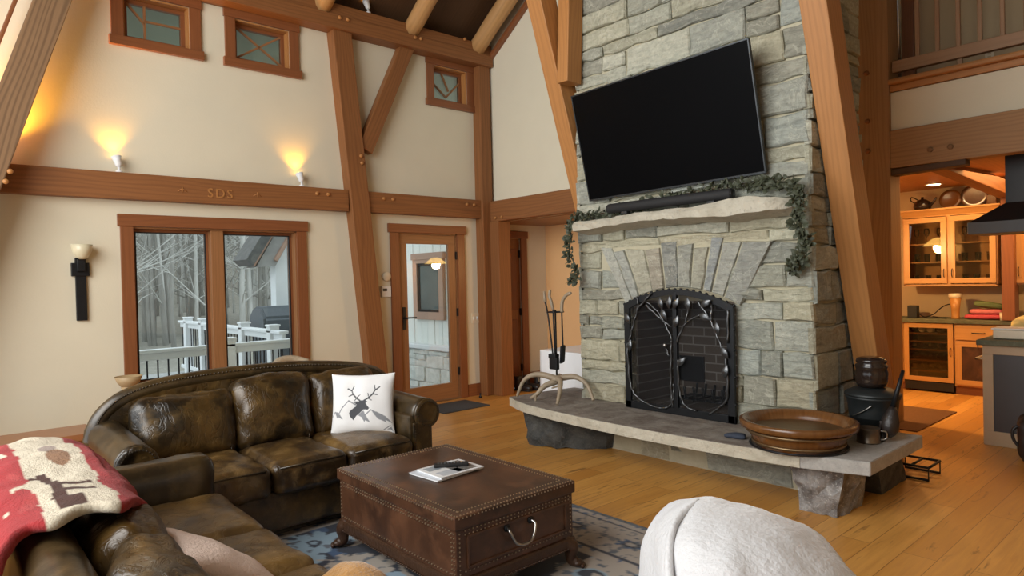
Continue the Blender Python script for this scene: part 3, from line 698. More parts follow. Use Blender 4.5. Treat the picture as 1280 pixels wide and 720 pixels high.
# voussoirs fanning over the arch
rnd = random.Random(5); angs = [-29.5]; ws = [4.6, 4.4, 7.6, 6.4, 6.6, 6.2, 5.6, 4.2, 5.8, 8.0]; s = 59/sum(ws)
for w in ws: angs.append(angs[-1]+w*s)
cols = [(.40, .40, .36), (.34, .35, .33), (.40, .37, .28), (.32, .27, .21), (.15, .155, .16), (.28, .28, .25), (.35, .33, .26), (.27, .29, .31), (.34, .34, .31), (.24, .245, .235)]
bm = nb()
for i in range(10):
    a0, a1 = R(angs[i]+.35), R(angs[i+1]-.35); ro0 = (1.745-AC[1]+rnd.uniform(-.04, .03))
    P = []
    for k in range(3): a = a0+(a1-a0)*k/2; P.append((AC[0]+AR*1.015*sin(a), AC[1]+AR*1.015*cos(a)))
    for t_ in (.35, .7): rr = AR+(ro0/cos(a1)-AR)*t_; P.append((AC[0]+rr*sin(a1)+rnd.uniform(-.006, .006), AC[1]+rr*cos(a1)))
    P += [(AC[0]+ro0*math.tan(a1), AC[1]+ro0), (AC[0]+ro0*math.tan(a0), AC[1]+ro0+rnd.uniform(-.015, .015))]
    for t_ in (.7, .35): rr = AR+(ro0/cos(a0)-AR)*t_; P.append((AC[0]+rr*sin(a0)+rnd.uniform(-.006, .006), AC[1]+rr*cos(a0)))
    stone_poly(bm, P, lambda u, v, d: (u, CY-d, v), 0, .05+rnd.uniform(-.008, .008), tuple(x*1.3 for x in cols[i]), rnd, .008)
# narrow mortar ground behind the fan
link('arch_stones', bm, 'stone', fp)
pts = [(AC[0]+1.07*sin(R(a)), CY-.03, AC[1]+1.07*cos(R(a))) for a in range(-29, 30, 2)]
bm = nb(); prism(bm, pts+[(AC[0]+1.42*math.tan(R(29)), CY-.03, AC[1]+1.42), (AC[0]-1.42*math.tan(R(29)), CY-.03, AC[1]+1.42)], (0, .03, 0)); link('arch_mortar', bm, 'mortar', fp)
# firebox lining of fire brick
fb = NT('sooty_firebrick'); co = fb.coord('Object', (1, 1, 1), (pi/2, 0, 0)); br = fb.n('ShaderNodeTexBrick'); fb.lk(co, br.inputs[0])
br.inputs['Scale'].default_value = 1; br.inputs['Brick Width'].default_value = .22; br.inputs['Row Height'].default_value = .075; br.inputs['Mortar Size'].default_value = .006
br.inputs['Color1'].default_value = (.10, .075, .06, 1); br.inputs['Color2'].default_value = (.17, .13, .10, 1); br.inputs['Mortar'].default_value = (.34, .31, .27, 1)
fb.bsdf(br.outputs[0], .9, 0, fb.bump(br.outputs[1], .4, -.01)); MT['firebrick'] = fb.m
bm = nb(); box(bm, (OX0, 4.955, OZ0), (OX1, 4.98, OZ1)); box(bm, (OX0, CY, OZ0), (OX0+.02, 4.955, OZ1)); box(bm, (OX1-.02, CY, OZ0), (OX1, 4.955, OZ1)); box(bm, (OX0+.02, CY, OZ0), (OX1-.02, 4.955, OZ0+.015)); box(bm, (OX0+.02, CY, OZ1-.02), (OX1-.02, 4.955, OZ1)); link('firebox_lining', bm, 'firebrick', fp)
part('clean_out_plate', fp, 'iron', box, (-3.42, 4.94, .58), (-3.16, 4.955, .80), .004)
# log grate
gr = thing('fire_grate', (-2.9, 4.72, .43), 'black iron log grate inside the firebox', 'grate')
for i in range(8):
    x = -3.2+i*.085; part('grate_bar', gr, 'iron', tube, [(x, 4.58, .60), (x, 4.60, .50), (x, 4.88, .49), (x, 4.90, .58)], .011, 6)
for y in (4.64, 4.84): part('cross_bar', gr, 'iron', tube, [(-3.24, y, .49), (-2.63, y, .49)], .010, 6)
for x in (-3.2, -2.66):
    for y in (4.64, 4.84): part('leg', gr, 'iron', tube, [(x, y, .43), (x, y, .495)], .011, 6)
# hearth
bm = nb(); P = [(-4.64, 4.03), (-4.45, 3.945), (-4.25, 3.885), (-3.9, 3.84), (-3.55, 3.812), (-3.15, 3.80), (-2.83, 3.803), (-2.5, 3.815), (-2.2, 3.835), (-1.84, 3.885), (-1.80, 4.86), (-4.12, 4.82), (-4.55, 4.80), (-4.62, 4.4)]
prism(bm, [(x, y, .333) for x, y in P], (0, 0, .077)); bmesh.ops.triangulate(bm, faces=[f for f in bm.faces if len(f.verts) > 4])
hs = link('hearth_slab', bm, 'slab', fp)
bm = nb(); 
for i in range(9):
    (x0, y0), (x1, y1) = P[i], P[i+1]
    for k in range(5):
        a, b = k/5, (k+1)/5
        q = [(x0+(x1-x0)*a, y0+(y1-y0)*a-.004), (x0+(x1-x0)*b, y0+(y1-y0)*b-.004)]
        vs = [bm.verts.new((q[0][0], q[0][1]-.012*abs(mn.noise(V((q[0][0]*9, z*40, 1)))), z)) for z in (.332, .37, .408)], [bm.verts.new((q[1][0], q[1][1]-.012*abs(mn.noise(V((q[1][0]*9, z*40, 1)))), z)) for z in (.332, .37, .408)]
        for m in range(2): bm.faces.new((vs[0][m], vs[1][m], vs[1][m+1], vs[0][m+1]))
bmesh.ops.remove_doubles(bm, verts=bm.verts[:], dist=.002)
link('hearth_edge', bm, 'mantel', fp)
bm = nb(); prism(bm, [(x, y, .331) for x, y in [(-1.838, 3.875), (-1.484, 3.985), (-1.484, 4.86), (-1.798, 4.86)]], (0, 0, .081), .004); link('granite_corner', bm, 'granite', fp)
bm = nb(); prism(bm, [(-4.42, 4.06, 0), (-4.12, 4.10, 0), (-3.80, 4.40, 0), (-3.7, 4.62, 0), (-4.5, 4.62, 0)], (0, 0, .325)); 
for v in bm.verts:
    if v.co.z > .2: v.co.x += (v.co.x+4.1)*.14; v.co.y -= .05 if v.co.y < 4.5 else 0
bmesh.ops.triangulate(bm, faces=bm.faces[:]); roughen(bm, .03, 5, 1, 4); o = link('hearth_support', bm, 'darkrock', fp); o['label'] = 'dark slate support block under the hearth'
bm = nb(); box(bm, (-2.02, 4.06, 0), (-1.66, 4.42, .325))
for v in bm.verts:
    if v.co.z < .1:
        v.co.y += .04 if v.co.y < 4.2 else 0
        v.co.x += .07 if v.co.x < -1.8 else -.06
roughen(bm, .045, 6, 2, 6); o = link('hearth_support', bm, 'rockwhite', fp); o['label'] = 'mottled grey and white support block'
bm = nb(); prism(bm, [(-1.62, 4.45, .325), (-1.62, 4.83, .325), (-1.70, 5.20, .0), (-1.70, 4.75, 0)], (-.35, 0, 0)); bmesh.ops.triangulate(bm, faces=bm.faces[:]); roughen(bm, .012, 6, 3, 3); link('hearth_support', bm, 'darkrock', fp)
# mantel: a rough buff slab
bm = nb(); N = 40; st = []
TZ = [(-3.97, 1.985), (-3.73, 1.985), (-3.3, 2.003), (-2.86, 2.006), (-2.56, 2.018), (-2.34, 2.038), (-2.06, 1.99)]
BZ = [(-3.97, 1.90), (-3.73, 1.913), (-3.3, 1.936), (-2.86, 1.928), (-2.56, 1.914), (-2.34, 1.912), (-2.06, 1.935)]
def lerp(T, x):
    for (a, p), (b, q) in zip(T, T[1:]):
        if x <= b: return p+(q-p)*max(0, (x-a))/(b-a)
    return T[-1][1]
for i in range(N+1):
    x = -3.97+(1.91)*i/N; nz = lambda k, s=.012: s*mn.fractal(V((x*7, k*3.7, 1)), .9, 2, 4)
    yf = 4.20+nz(1, .02)+(.09*((x+2.3)/.24)**2 if x > -2.3 else 0); t0, b0 = lerp(TZ, x)+nz(2), lerp(BZ, x)+nz(3)
    st.append([bm.verts.new(p) for p in ((x, CY-.02, t0), (x, yf+.03, t0), (x, yf+nz(4), t0*.6+b0*.4), (x, yf+.012+nz(5), b0), (x, CY-.02, b0-.035))])
for A, B in zip(st, st[1:]):
    for k in range(4): bm.faces.new((A[k], B[k], B[k+1], A[k+1]))
bm.faces.new(st[0]); bm.faces.new(st[-1][::-1]); bmesh.ops.recalc_face_normals(bm, faces=bm.faces[:]); link('mantel_shelf', bm, 'mantel', fp)

# ------------------------------------------------------------------ fire screen
sc = thing('fire_screen', (-3.03, 4.37, .41), 'arched black iron fire screen with forged branches and leaves', 'fire screen')
SY = 4.365; SX0, SX1 = -3.535, -2.535; mid = -3.035
def arch(inset, n=18):
    x0, x1 = SX0+inset, SX1-inset; zt = 1.27-inset*.6; P = [(x0, .412), (x0, zt)]
    for k in range(1, n): x = x0+(x1-x0)*k/n; P.append((x, zt+(1.39-1.27-inset*.15)*(1-((x-mid)/(x1-mid))**2)))
    return P+[(x1, zt), (x1, .412)]
bm = nb(); A, B = arch(0), arch(.055); n = len(A)
for i in range(n-1):
    c = []
    for y in (SY-.012, SY+.012): c += [[bm.verts.new((p[0], y, p[1])) for p in (A[i], A[i+1], B[i+1], B[i])]]
    a, b = c
    for f in ((a[0], a[1], a[2], a[3]), (b[3], b[2], b[1], b[0]), (a[0], b[0], b[1], a[1]), (a[3], a[2], b[2], b[3])): bm.faces.new(f)
box(bm, (SX0, SY-.012, .412), (SX1, SY+.012, .47), .003); link('frame', bm, 'iron', sc)
me_ = NT('screen_wire_mesh'); tr = me_.n('ShaderNodeBsdfTransparent'); df = me_.n('ShaderNodeBsdfDiffuse'); df.inputs[0].default_value = (.02, .021, .023, 1)
mx = me_.n('ShaderNodeMixShader'); mx.inputs[0].default_value = .48; me_.lk(tr.outputs[0], mx.inputs[1]); me_.lk(df.outputs[0], mx.inputs[2]); me_.lk(mx.outputs[0], me_.out.inputs[0]); MT['mesh'] = me_.m
bm = nb(); Q = arch(.05); bm.faces.new([bm.verts.new((x, SY, z+(.05 if z < .42 else 0))) for x, z in Q]); link('wire_mesh', bm, 'mesh', sc)
bm = nb(); box(bm, (mid-.018, SY-.018, .45), (mid+.018, SY+.014, 1.37), .004); link('centre_bar', bm, 'iron', sc)
def P3(L, y=SY-.022): return [(x, y+(.006*sin(i*2.1)), z) for i, (x, z) in enumerate(L)]
def curve(L, n=6):
    """Catmull-Rom through the 2-D points"""
    out = []
    for i in range(len(L)-1):
        p0, p1, p2, p3 = L[max(i-1, 0)], L[i], L[i+1], L[min(i+2, len(L)-1)]
        for k in range(n):
            t = k/n; out.append(tuple(.5*((2*p1[j])+(-p0[j]+p2[j])*t+(2*p0[j]-5*p1[j]+4*p2[j]-p3[j])*t*t+(-p0[j]+3*p1[j]-3*p2[j]+p3[j])*t**3) for j in range(len(p1))))
    out.append(tuple(L[-1])); return out
MT['forged'] = plain('forged_iron', (.11, .114, .118), .3, .85, .3, 25, .2)
br = [[(mid-.03, .47), (mid-.04, .66), (mid-.03, .95), (mid-.03, 1.02), (-3.17, 1.20), (-3.3, 1.30)], [(-3.48, .95), (-3.44, 1.08), (-3.38, 1.25), (-3.39, 1.33)], [(-3.40, 1.22), (-3.28, 1.33), (-3.24, 1.36)],
      [(-3.30, 1.27), (-3.17, 1.17), (-3.06, 1.10)], [(-3.09, .87), (-3.11, .93)], [(mid+.02, .98), (-2.93, 1.13), (-2.80, 1.20)], [(-2.93, 1.13), (-2.9, 1.26)],
      [(-2.82, 1.30), (-2.72, 1.17), (-2.65, 1.02), (-2.59, .88)], [(-2.71, 1.16), (-2.70, 1.28)], [(-2.60, .95), (-2.585, .62), (-2.66, .52), (-2.74, .46)], [(-3.50, .95), (-3.48, .65), (-3.42, .52), (-3.25, .455), (-3.12, .46), (-3.06, .53), (-3.05, .66)],
      [(mid+.03, .85), (mid+.035, .62), (-2.95, .50), (-2.85, .47)], [(-2.57, 1.24), (-2.575, 1.0)]]
bm = nb()
for L in br: C = curve(L); tube(bm, P3(C), [.011*(1-.45*i/len(C)) for i in range(len(C))], 7)
link('branches', bm, 'forged', sc)
def leaf(bm, p, d, L, w, nrm=(0, -1, 0), bend=.012):
    p, d, nrm = V(p), V(d).normalized(), V(nrm).normalized(); s = d.cross(nrm).normalized(); rows = []
    for k, (t, ww) in enumerate(((0, .08), (.3, .85), (.55, 1), (.8, .6), (1, .02))):
        c = p+d*L*t+nrm*bend*4*t*(1-t); rows.append([bm.verts.new(c-s*w*ww/2), bm.verts.new(c+nrm*bend*.5), bm.verts.new(c+s*w*ww/2)])
    for a, b in zip(rows, rows[1:]):
        for k in range(2): bm.faces.new((a[k], a[k+1], b[k+1], b[k])).smooth = True
LV = [(-3.14, 1.24, .5, -1), (-3.16, 1.33, .3, -1), (-3.06, 1.34, -.1, -1), (-2.98, 1.33, -.5, -1), (-2.9, 1.33, .1, -1), (-2.99, 1.19, -.3, -1), (-2.70, 1.31, -.9, -.5), (-2.80, 1.21, .9, -.5), (-2.66, 1.15, .2, -1), (-3.455, .98, -.1, -1), (-2.62, .97, .5, -.8), (-2.58, .84, -.2, -1), (-3.0, .80, .7, .7), (-3.50, 1.20, .5, -1)]
bm = nb()
for x, z, a, b in LV:
    leaf(bm, (x, SY-.035, z), (a, 0, b), .10, .048)
    leaf(bm, (x, SY-.031, z), (a, 0, b), .10, .048, (0, -1, 0), .004)
link('leaves', bm, 'forged', sc)
part('latch_ball', sc, 'steel', ball, (-3.115, SY-.035, .955), .016)
bm = nb()
for i, (x, z) in enumerate(A):
    if 0 < i < len(A)-1: ball(bm, (x, SY, z), .014, 6, 4)
for z in (.55, .75, .95, 1.1):
    for x in (SX0, SX1): ball(bm, (x, SY, z), .013, 6, 4)
link('rim_beads', bm, 'iron', sc)

# ------------------------------------------------------------------ TV, soundbar, garland
a_ = math.atan2(.235-.03, .875)
tv = thing('television', (-3.09, 4.34, 2.18), 'large black flat television tilted forward above the mantel', 'television')
tz = V((0, -sin(a_), cos(a_))); tn = V((0, -cos(a_), -sin(a_))); o0 = V((-3.09, 4.375, 2.185)); tx = V((1, 0, .017)).normalized()
def tvb(bm, u0, u1, v0, v1, d0, d1, bev=.004):
    quad_box(bm, [o0+tx*u+tz*v+tn*d for u in (u0, u1) for v in (v0, v1) for d in (d0, d1)], 0, bev)
part('body', tv, 'dark', tvb, -.815, .815, 0, .905, -.03, .0)
MT['bezel'] = plain('dark_metal_bezel', (.06, .065, .07), .35, .8, .1, 20, 0)
MT['panel'] = plain('black_screen_panel', (.003, .003, .0035), .3, 0, .1, 2, 0, spec=.03)
part('screen', tv, 'panel', tvb, -.805, .805, .012, .895, 0, .004, .002)
bm = nb(); [tvb(bm, *q, -.005, .006, .001) for q in ((-.817, .817, .897, .907), (-.817, .817, -.004, .008), (-.817, -.808, 0, .905), (.808, .817, 0, .905))]; link('bezel', bm, 'bezel', tv)
bm = nb(); beam(bm, (-3.4, 4.45, 2.6), (-3.4, 4.36, 2.6), .05, .2); beam(bm, (-2.8, 4.45, 2.6), (-2.8, 4.36, 2.6), .05, .2); beam(bm, (-3.5, 4.41, 2.66), (-2.7, 4.41, 2.66), .03, .1); link('wall_bracket', bm, 'iron', tv)
sb = thing('soundbar', (-3.06, 4.31, 2.0), 'long black rounded soundbar lying on the mantel under the television', 'soundbar')
bm = nb(); rot = Matrix.Rotation(pi/2, 3, 'Y'); lathe(bm, [(0, -.57), (.034, -.57), (.04, -.56), (.04, .56), (.034, .57), (0, .57)], (-3.06, 4.30, 2.072), 20, rot); link('body', bm, plain('black_speaker_cloth', (.015, .015, .016), .7, 0, .2, 200, .3), sb)
for sx in (-.571, .571): part('end_cap', sb, 'bezel', lathe, [(0, -.003), (.033, -.003), (.033, .003), (0, .003)], (-3.06+sx, 4.30, 2.072), 20, rot)
for sx in (-.4, .4): part('foot', sb, 'dark', box, (-3.06+sx-.03, 4.285, 2.012), (-3.06+sx+.03, 4.335, 2.04), .004)
MT['ivy'] = plain('dull_green_leaves', (.055, .062, .035), .6, 0, .5, 30, .1); MT['twig'] = plain('brown_twig', (.10, .07, .04), .8, 0, .2, 20, .2)
ga = thing('garland', (-3.0, 4.36, 2.0), 'dull green leafy garland trailing along the mantel and down both ends', 'garland')
path = [(-4.06, 4.30, 1.45), (-4.02, 4.33, 1.55), (-4.08, 4.29, 1.72), (-4.05, 4.27, 1.86), (-4.03, 4.30, 2.0), (-3.88, 4.36, 2.05), (-3.6, 4.385, 2.05), (-3.3, 4.39, 2.09), (-3.0, 4.39, 2.12), (-2.6, 4.39, 2.14), (-2.35, 4.385, 2.14), (-2.2, 4.37, 2.12), (-2.05, 4.33, 2.09), (-2.0, 4.30, 2.0), (-2.02, 4.31, 1.85), (-1.99, 4.33, 1.7), (-2.03, 4.34, 1.56), (-2.08, 4.36, 1.52)]
C = curve(path, 8); part('stem', ga, 'twig', tube, C, .007, 6)
rnd = random.Random(9); bm = nb()
for i in range(len(C)-1):
    z = C[i][2]; down = i < 28 or i > 108
    for k in range(7 if i > 28 else 5):
        p = V(C[i]).lerp(V(C[i+1]), rnd.random())+V((rnd.uniform(-.035, .035), rnd.uniform(-.03, .005), rnd.uniform(-.045, .03) if not down else rnd.uniform(-.03, .03)))
        d = V((rnd.uniform(-1, 1), rnd.uniform(-1, .2), rnd.uniform(-.9, .9))); leaf(bm, p, d, rnd.uniform(.035, .065), rnd.uniform(.022, .036), (rnd.uniform(-.6, .6), -1, rnd.uniform(-.2, .9)), .006)
link('foliage', bm, 'ivy', ga)

# ------------------------------------------------------------------ things on the hearth
HZ = .4135
MT['antler'] = plain('shed_antler', (.33, .26, .18), .5, 0, .35, 9, .25)
ft = thing('fireplace_tool_set', (-4.19, 4.2, HZ), 'twisted iron fireplace tools standing in an antler base on the hearth end', 'fire tools')
cx, cy = -4.19, 4.20
ants = [[(cx, cy, .60), (cx-.14, cy-.10, .64), (cx-.27, cy-.15, .58), (cx-.33, cy-.19, HZ+.015)], [(cx, cy, .60), (cx+.10, cy-.06, .60), (cx+.17, cy-.14, .52), (cx+.215, cy-.22, HZ+.015)],
        [(cx, cy, .60), (cx+.12, cy+.10, .62), (cx+.25, cy+.12, .56), (cx+.34, cy+.10, HZ+.02)], [(cx, cy, .58), (cx-.06, cy-.10, .54), (cx-.10, cy-.16, .47), (cx-.17, cy-.17, HZ+.015)],
        [(cx, cy, .60), (cx-.10, cy+.14, .60), (cx-.2, cy+.25, .53), (cx-.27, cy+.3, HZ+.015)]]
bm = nb()
for i, L in enumerate(ants): Cc = curve(L, 7); tube(bm, Cc, [.031*(1-.6*k/len(Cc)) for k in range(len(Cc))], 8)
for L in ([(cx-.10, cy-.16, .47), (cx-.07, cy-.2, .45), (cx-.05, cy-.22, HZ+.012)], [(cx+.14, cy-.1, .57), (cx+.10, cy-.17, .55)], [(cx-.14, cy-.10, .64), (cx-.17, cy-.05, .56)]): tube(bm, curve(L, 4), [.012]+[.009]*(len(curve(L, 4))-2)+[.004], 7)
ball(bm, (cx, cy, .60), .05, 12, 8, (1, 1, .7)); link('antler_base', bm, 'antler', ft)
part('centre_rod', ft, 'iron', tube, [(cx, cy, .58), (cx, cy, 1.22)], .008, 8)
part('hanging_ring', ft, 'iron', tube, [(cx+.075*cos(k*pi/8), cy+.075*sin(k*pi/8), 1.20) for k in range(16)], .006, 6, True)
def tool(name, L, end, handle):
    bm = nb(); tube(bm, curve(L, 5), .0075, 7); q = link(name, bm, 'iron', ft)
    bm = nb(); handle(bm); h = link('handle', bm, 'antler', q)
    if end: bm = nb(); end(bm); link('head', bm, 'iron', q)
tool('poker', [(cx-.02, cy-.02, .80), (cx-.07, cy-.02, 1.15), (cx-.10, cy-.03, 1.30)], None, lambda b: tube(b, [(cx-.095, cy-.03, 1.29), (cx-.11, cy-.03, 1.385)], [.014, .01], 8))
tool('shovel', [(cx+.015, cy-.03, .80), (cx+.012, cy-.04, 1.25)], lambda b: (box(b, (cx-.035, cy-.06, .69), (cx+.06, cy-.02, .80), .01), box(b, (cx-.04, cy-.065, .79), (cx+.05, cy-.01, .83), .01)), lambda b: tube(b, curve([(cx+.012, cy-.04, 1.22), (cx+.0, cy-.05, 1.3), (cx-.02, cy-.05, 1.34), (cx-.01, cy-.05, 1.40)], 4), [.013]*12+[.008], 8))
tool('brush', [(cx+.085, cy+.0, .85), (cx+.08, cy, 1.22)], lambda b: prism(b, [(cx+.065, cy-.02, .90), (cx+.10, cy-.02, .91), (cx+.085, cy-.02, .76), (cx+.05, cy-.02, .74)], (0, .045, 0), .006), lambda b: tube(b, curve([(cx+.08, cy, 1.2), (cx+.09, cy, 1.29), (cx+.15, cy-.01, 1.35), (cx+.22, cy-.02, 1.37)], 4), [.015]*12+[.01], 8))
# oval wooden tub
MT['hoopmetal'] = plain('dull_hoop', (.22, .15, .08), .4, .8, .2, 30, .05)
MT['tub'] = wood('old_tub_staves', (.075, .028, .008), (.20, .085, .026), .22, .2, .1, .3)
bx, by = -1.945, 4.08
t = thing('wooden_bowl', (bx, by, HZ), 'wide round coopered wooden bowl on the right of the hearth', 'bowl')
bm = nb(); n = 56; uvl = bm.loops.layers.uv.verify()
prof = [(.235, .0), (.252, .0), (.28, .06), (.31, .115), (.345, .125), (.348, .16), (.335, .168), (.31, .165), (.285, .12), (.255, .03), (0, .025)]
rings = [[bm.verts.new((bx+r*cos(2*pi*k/n), by+r*sin(2*pi*k/n), HZ+z)) for k in range(n)] for r, z in prof[:-1]]; c = bm.verts.new((bx, by, HZ+.025))
for i, (A_, B_) in enumerate(zip(rings, rings[1:])):
    for k in range(n):
        f = bm.faces.new((A_[k], A_[(k+1) % n], B_[(k+1) % n], B_[k])); f.smooth = True
        for l, (u, v) in zip(f.loops, ((0, 0), (0, 1), (1, 1), (1, 0))): l[uvl].uv = (k//4*3.7+(i+u)*.06, (k//4)*1.9+(k % 4+v)*.03)
for k in range(n): bm.faces.new((rings[-1][k], rings[-1][(k+1) % n], c))
bm.faces.new(rings[0][::-1]); link('staves', bm, 'tub', t)
for z, r in ((.098, .305), (.03, .272)): part('hoop', t, 'hoopmetal', lathe, [(r-.004, z-.008), (r+.003, z-.008), (r+.007, z+.008), (r, z+.008)], (bx, by, HZ), 56)
part('base_ring', t, 'iron', tube, [(bx+.285*cos(k*pi/24), by+.285*sin(k*pi/24), HZ+.008) for k in range(48)], .007, 6, True)
# cauldron with lid
px_, py_ = -1.735, 4.72
MT['enamel'] = plain('black_cast_iron', (.022, .026, .027), .45, .3, .2, 30, .1)
t = thing('cauldron', (px_, py_, HZ), 'black lidded iron pot with thin bail handle beside the chimney corner', 'pot')
part('pot_body', t, 'enamel', lathe, [(.0, 0), (.115, 0), (.13, .03), (.15, .16), (.158, .235), (.166, .24), (.166, .255), (.15, .255), (.14, .05), (0, .03)], (px_, py_, HZ), 36)
part('lid', t, 'enamel', lathe, [(.168, .255), (.172, .262), (.168, .275), (.12, .30), (.05, .312), (0, .314)], (px_, py_, HZ), 36)
part('bail_handle', t, 'steel', tube, curve([(px_-.07, py_-.155, HZ+.13), (px_+.0, py_-.165, HZ+.17), (px_+.05, py_-.16, HZ+.21)], 4), .004, 6)
MT['jug'] = plain('dark_glazed_stoneware', (.022, .014, .011), .12, 0, .3, 6, 0, .6, .5)
bm = nb(); jx, jy = px_-.005, py_+.0; z0 = HZ+.316
lathe(bm, [(0, 0), (.085, 0), (.098, .03), (.10, .09), (.093, .115), (.098, .125), (.10, .14), (.085, .15), (.095, .165), (.088, .185), (.06, .195), (.035, .197), (0, .195)], (jx, jy, z0), 30); tag(link('stoneware_crock', bm, 'jug'), 'dark glazed lidded crock standing on the iron pot', 'crock')
t = thing('tin_mug', (-1.665, 4.45, HZ), 'small dull metal mug in front of the iron pot', 'mug')
part('mug_body', t, plain('dull_pewter', (.20, .16, .12), .35, .9, .2, 30, .05), lathe, [(0, 0), (.068, 0), (.07, .006), (.066, .012), (.066, .088), (.07, .092), (.064, .094), (.06, .012), (0, .01)], (-1.665, 4.45, HZ), 28)
part('handle', t, 'steel', tube, curve([(-1.605, 4.475, HZ+.075), (-1.575, 4.49, HZ+.07), (-1.575, 4.49, HZ+.03), (-1.603, 4.476, HZ+.02)], 4), .006, 6)
MT['oldleather'] = plain('cracked_black_leather', (.02, .014, .012), .4, 0, .3, 25, .4)
t = thing('bellows', (-1.56, 4.58, HZ), 'black leather fireplace bellows propped upright against the iron pot', 'bellows')
b0, b1, b2 = V((-1.585, 4.54, HZ+.03)), V((-1.56, 4.57, HZ+.22)), V((-1.515, 4.62, HZ+.45))
bm = nb(); Cb = [b0.lerp(b1, k/8) for k in range(9)]; tube(bm, Cb, [.022, .045, .055, .056, .054, .048, .040, .03, .02], 12)
link('leather_bag', bm, 'oldleather', t)
part('nozzle', t, 'iron', tube, [b1, b1.lerp(b2, .5), b2], [.018, .014, .011], 8)
part('paddle', t, 'oldleather', box, (-1.625, 4.515, HZ), (-1.60, 4.56, HZ+.13), .008)
MT['bluecloth'] = plain('navy_rag', (.035, .045, .07), .8, 0, .3, 30, .4)
bm = nb(); cushion(bm, (-2.33, 3.99, HZ+.014), (.14, .07, .026), (0, 0, .4), .013, .004, 8, .008, 3); tag(link('folded_rag', bm, 'bluecloth'), 'small navy cloth lying on the hearth left of the bowl', 'cloth')
t = thing('log_rack', (-1.62, 5.35, 0), 'low black iron log rack on the floor behind the hearth', 'rack')
for y in (5.25, 5.5): part('leg', t, 'iron', tube, [(-1.80, y, .012), (-1.57, y, .012), (-1.57, y, .10), (-1.80, y, .10)], .010, 6, True)
for x in (-1.57, -1.68, -1.80): part('rail', t, 'iron', tube, [(x, 5.25, .10), (x, 5.5, .10)], .009, 6)
# ================================================================== FURNITURE
def nails(bm, a, b, n, r=.0055, nrm=(0, 0, 1)):
    a, b = V(a), V(b)
    for i in range(n):
        p = a.lerp(b, (i+.5)/n); bmesh.ops.create_icosphere(bm, subdivisions=1, radius=r, matrix=Matrix.Translation(p))
MT['nail'] = plain('small_brass_nails', (.50, .40, .28), .35, .9, .2, 60, 0)
MT['darknail'] = plain('dark_nails', (.07, .055, .04), .35, .8, .2, 60, 0)
def nailrow(parent, a, b, n, r=.0045, mat='nail'): return part('nail_row', parent, mat, nails, a, b, n, r)
# ---- long sofa facing the room, back to the window
s1 = thing('sofa', (-4.2, 1.66, 0), 'long olive brown leather sofa with camel back and stag pillow under the window', 'sofa')
part('base', s1, 'leather', box, (-4.62, .88, .07), (-3.80, 2.44, .30), .02)
bk = [(.70, .60), (.735, .72), (.80, .80), (.90, .86), (1.08, .902), (1.35, .922), (1.60, .927), (1.85, .924), (2.05, .912), (2.30, .884), (2.48, .85), (2.60, .805), (2.67, .735), (2.70, .62)]
BC = curve(bk, 5)
bm = nb(); prism(bm, [(-4.70, y, z) for y, z in [(.70, .08)]+BC+[(2.70, .08)]], (.16, 0, 0), .02); link('back', bm, 'leather', s1)
bm = nb(); tube(bm, [(-4.585, y, z-.015) for y, z in BC], .052, 12); rl = link('back_roll', bm, 'leatherarm', s1)
bm = nb(); q = [V((-4.535, y, z+.012)) for y, z in BC]
for a, b in zip(q, q[1:]): nails(bm, a, b, max(2, int((b-a).length/.018)), .006)
link('nail_row', bm, 'darknail', rl)
for i, (y0, y1) in enumerate(((.93, 1.445), (1.445, 1.92), (1.92, 2.395))):
    bm = nb(); cushion(bm, (-4.10, (y0+y1)/2, .378), (.74, y1-y0-.006, .19), (0, 0, 0), .055, .022, 20, .008, i+1); c = link('seat_cushion', bm, 'leatherseat', s1)
    bm = nb(); tube(bm, [(-3.735, y0+.04, .447), (-3.722, (y0+y1)/2, .455), (-3.735, y1-.04, .447)], .006, 6); link('piping', bm, 'leatherarm', c)
for i, (y0, y1, zt, th) in enumerate(((.86, 1.46, .83, .20), (1.44, 1.96, .89, .20), (1.96, 2.46, .86, .20))):
    bm = nb(); h = zt-.44; cushion(bm, (-4.41+.02*(i == 1), (y0+y1)/2, .44+h/2), (th, y1-y0, h+.03), (0, -.20, 0), .08, .055, 22, .010, i+11, 0, 4); c = link('back_cushion', bm, 'leather', s1)
    yy, hh = (y1-y0)/2-.06, h/2-.03; bm = nb(); ym = (y0+y1)/2; zc = .44+h/2
    lp = [(yy*cos(k*pi/20)*(1+.0)/max(abs(cos(k*pi/20)), abs(sin(k*pi/20)))**.82, hh*sin(k*pi/20)/max(abs(cos(k*pi/20)), abs(sin(k*pi/20)))**.82) for k in range(40)]
    tube(bm, [(-4.315+.02*(i == 1)-.20*v, ym+u*1.06, zc+v*1.06) for u, v in lp], .006, 6, True); link('piping', bm, 'leatherarm', c)
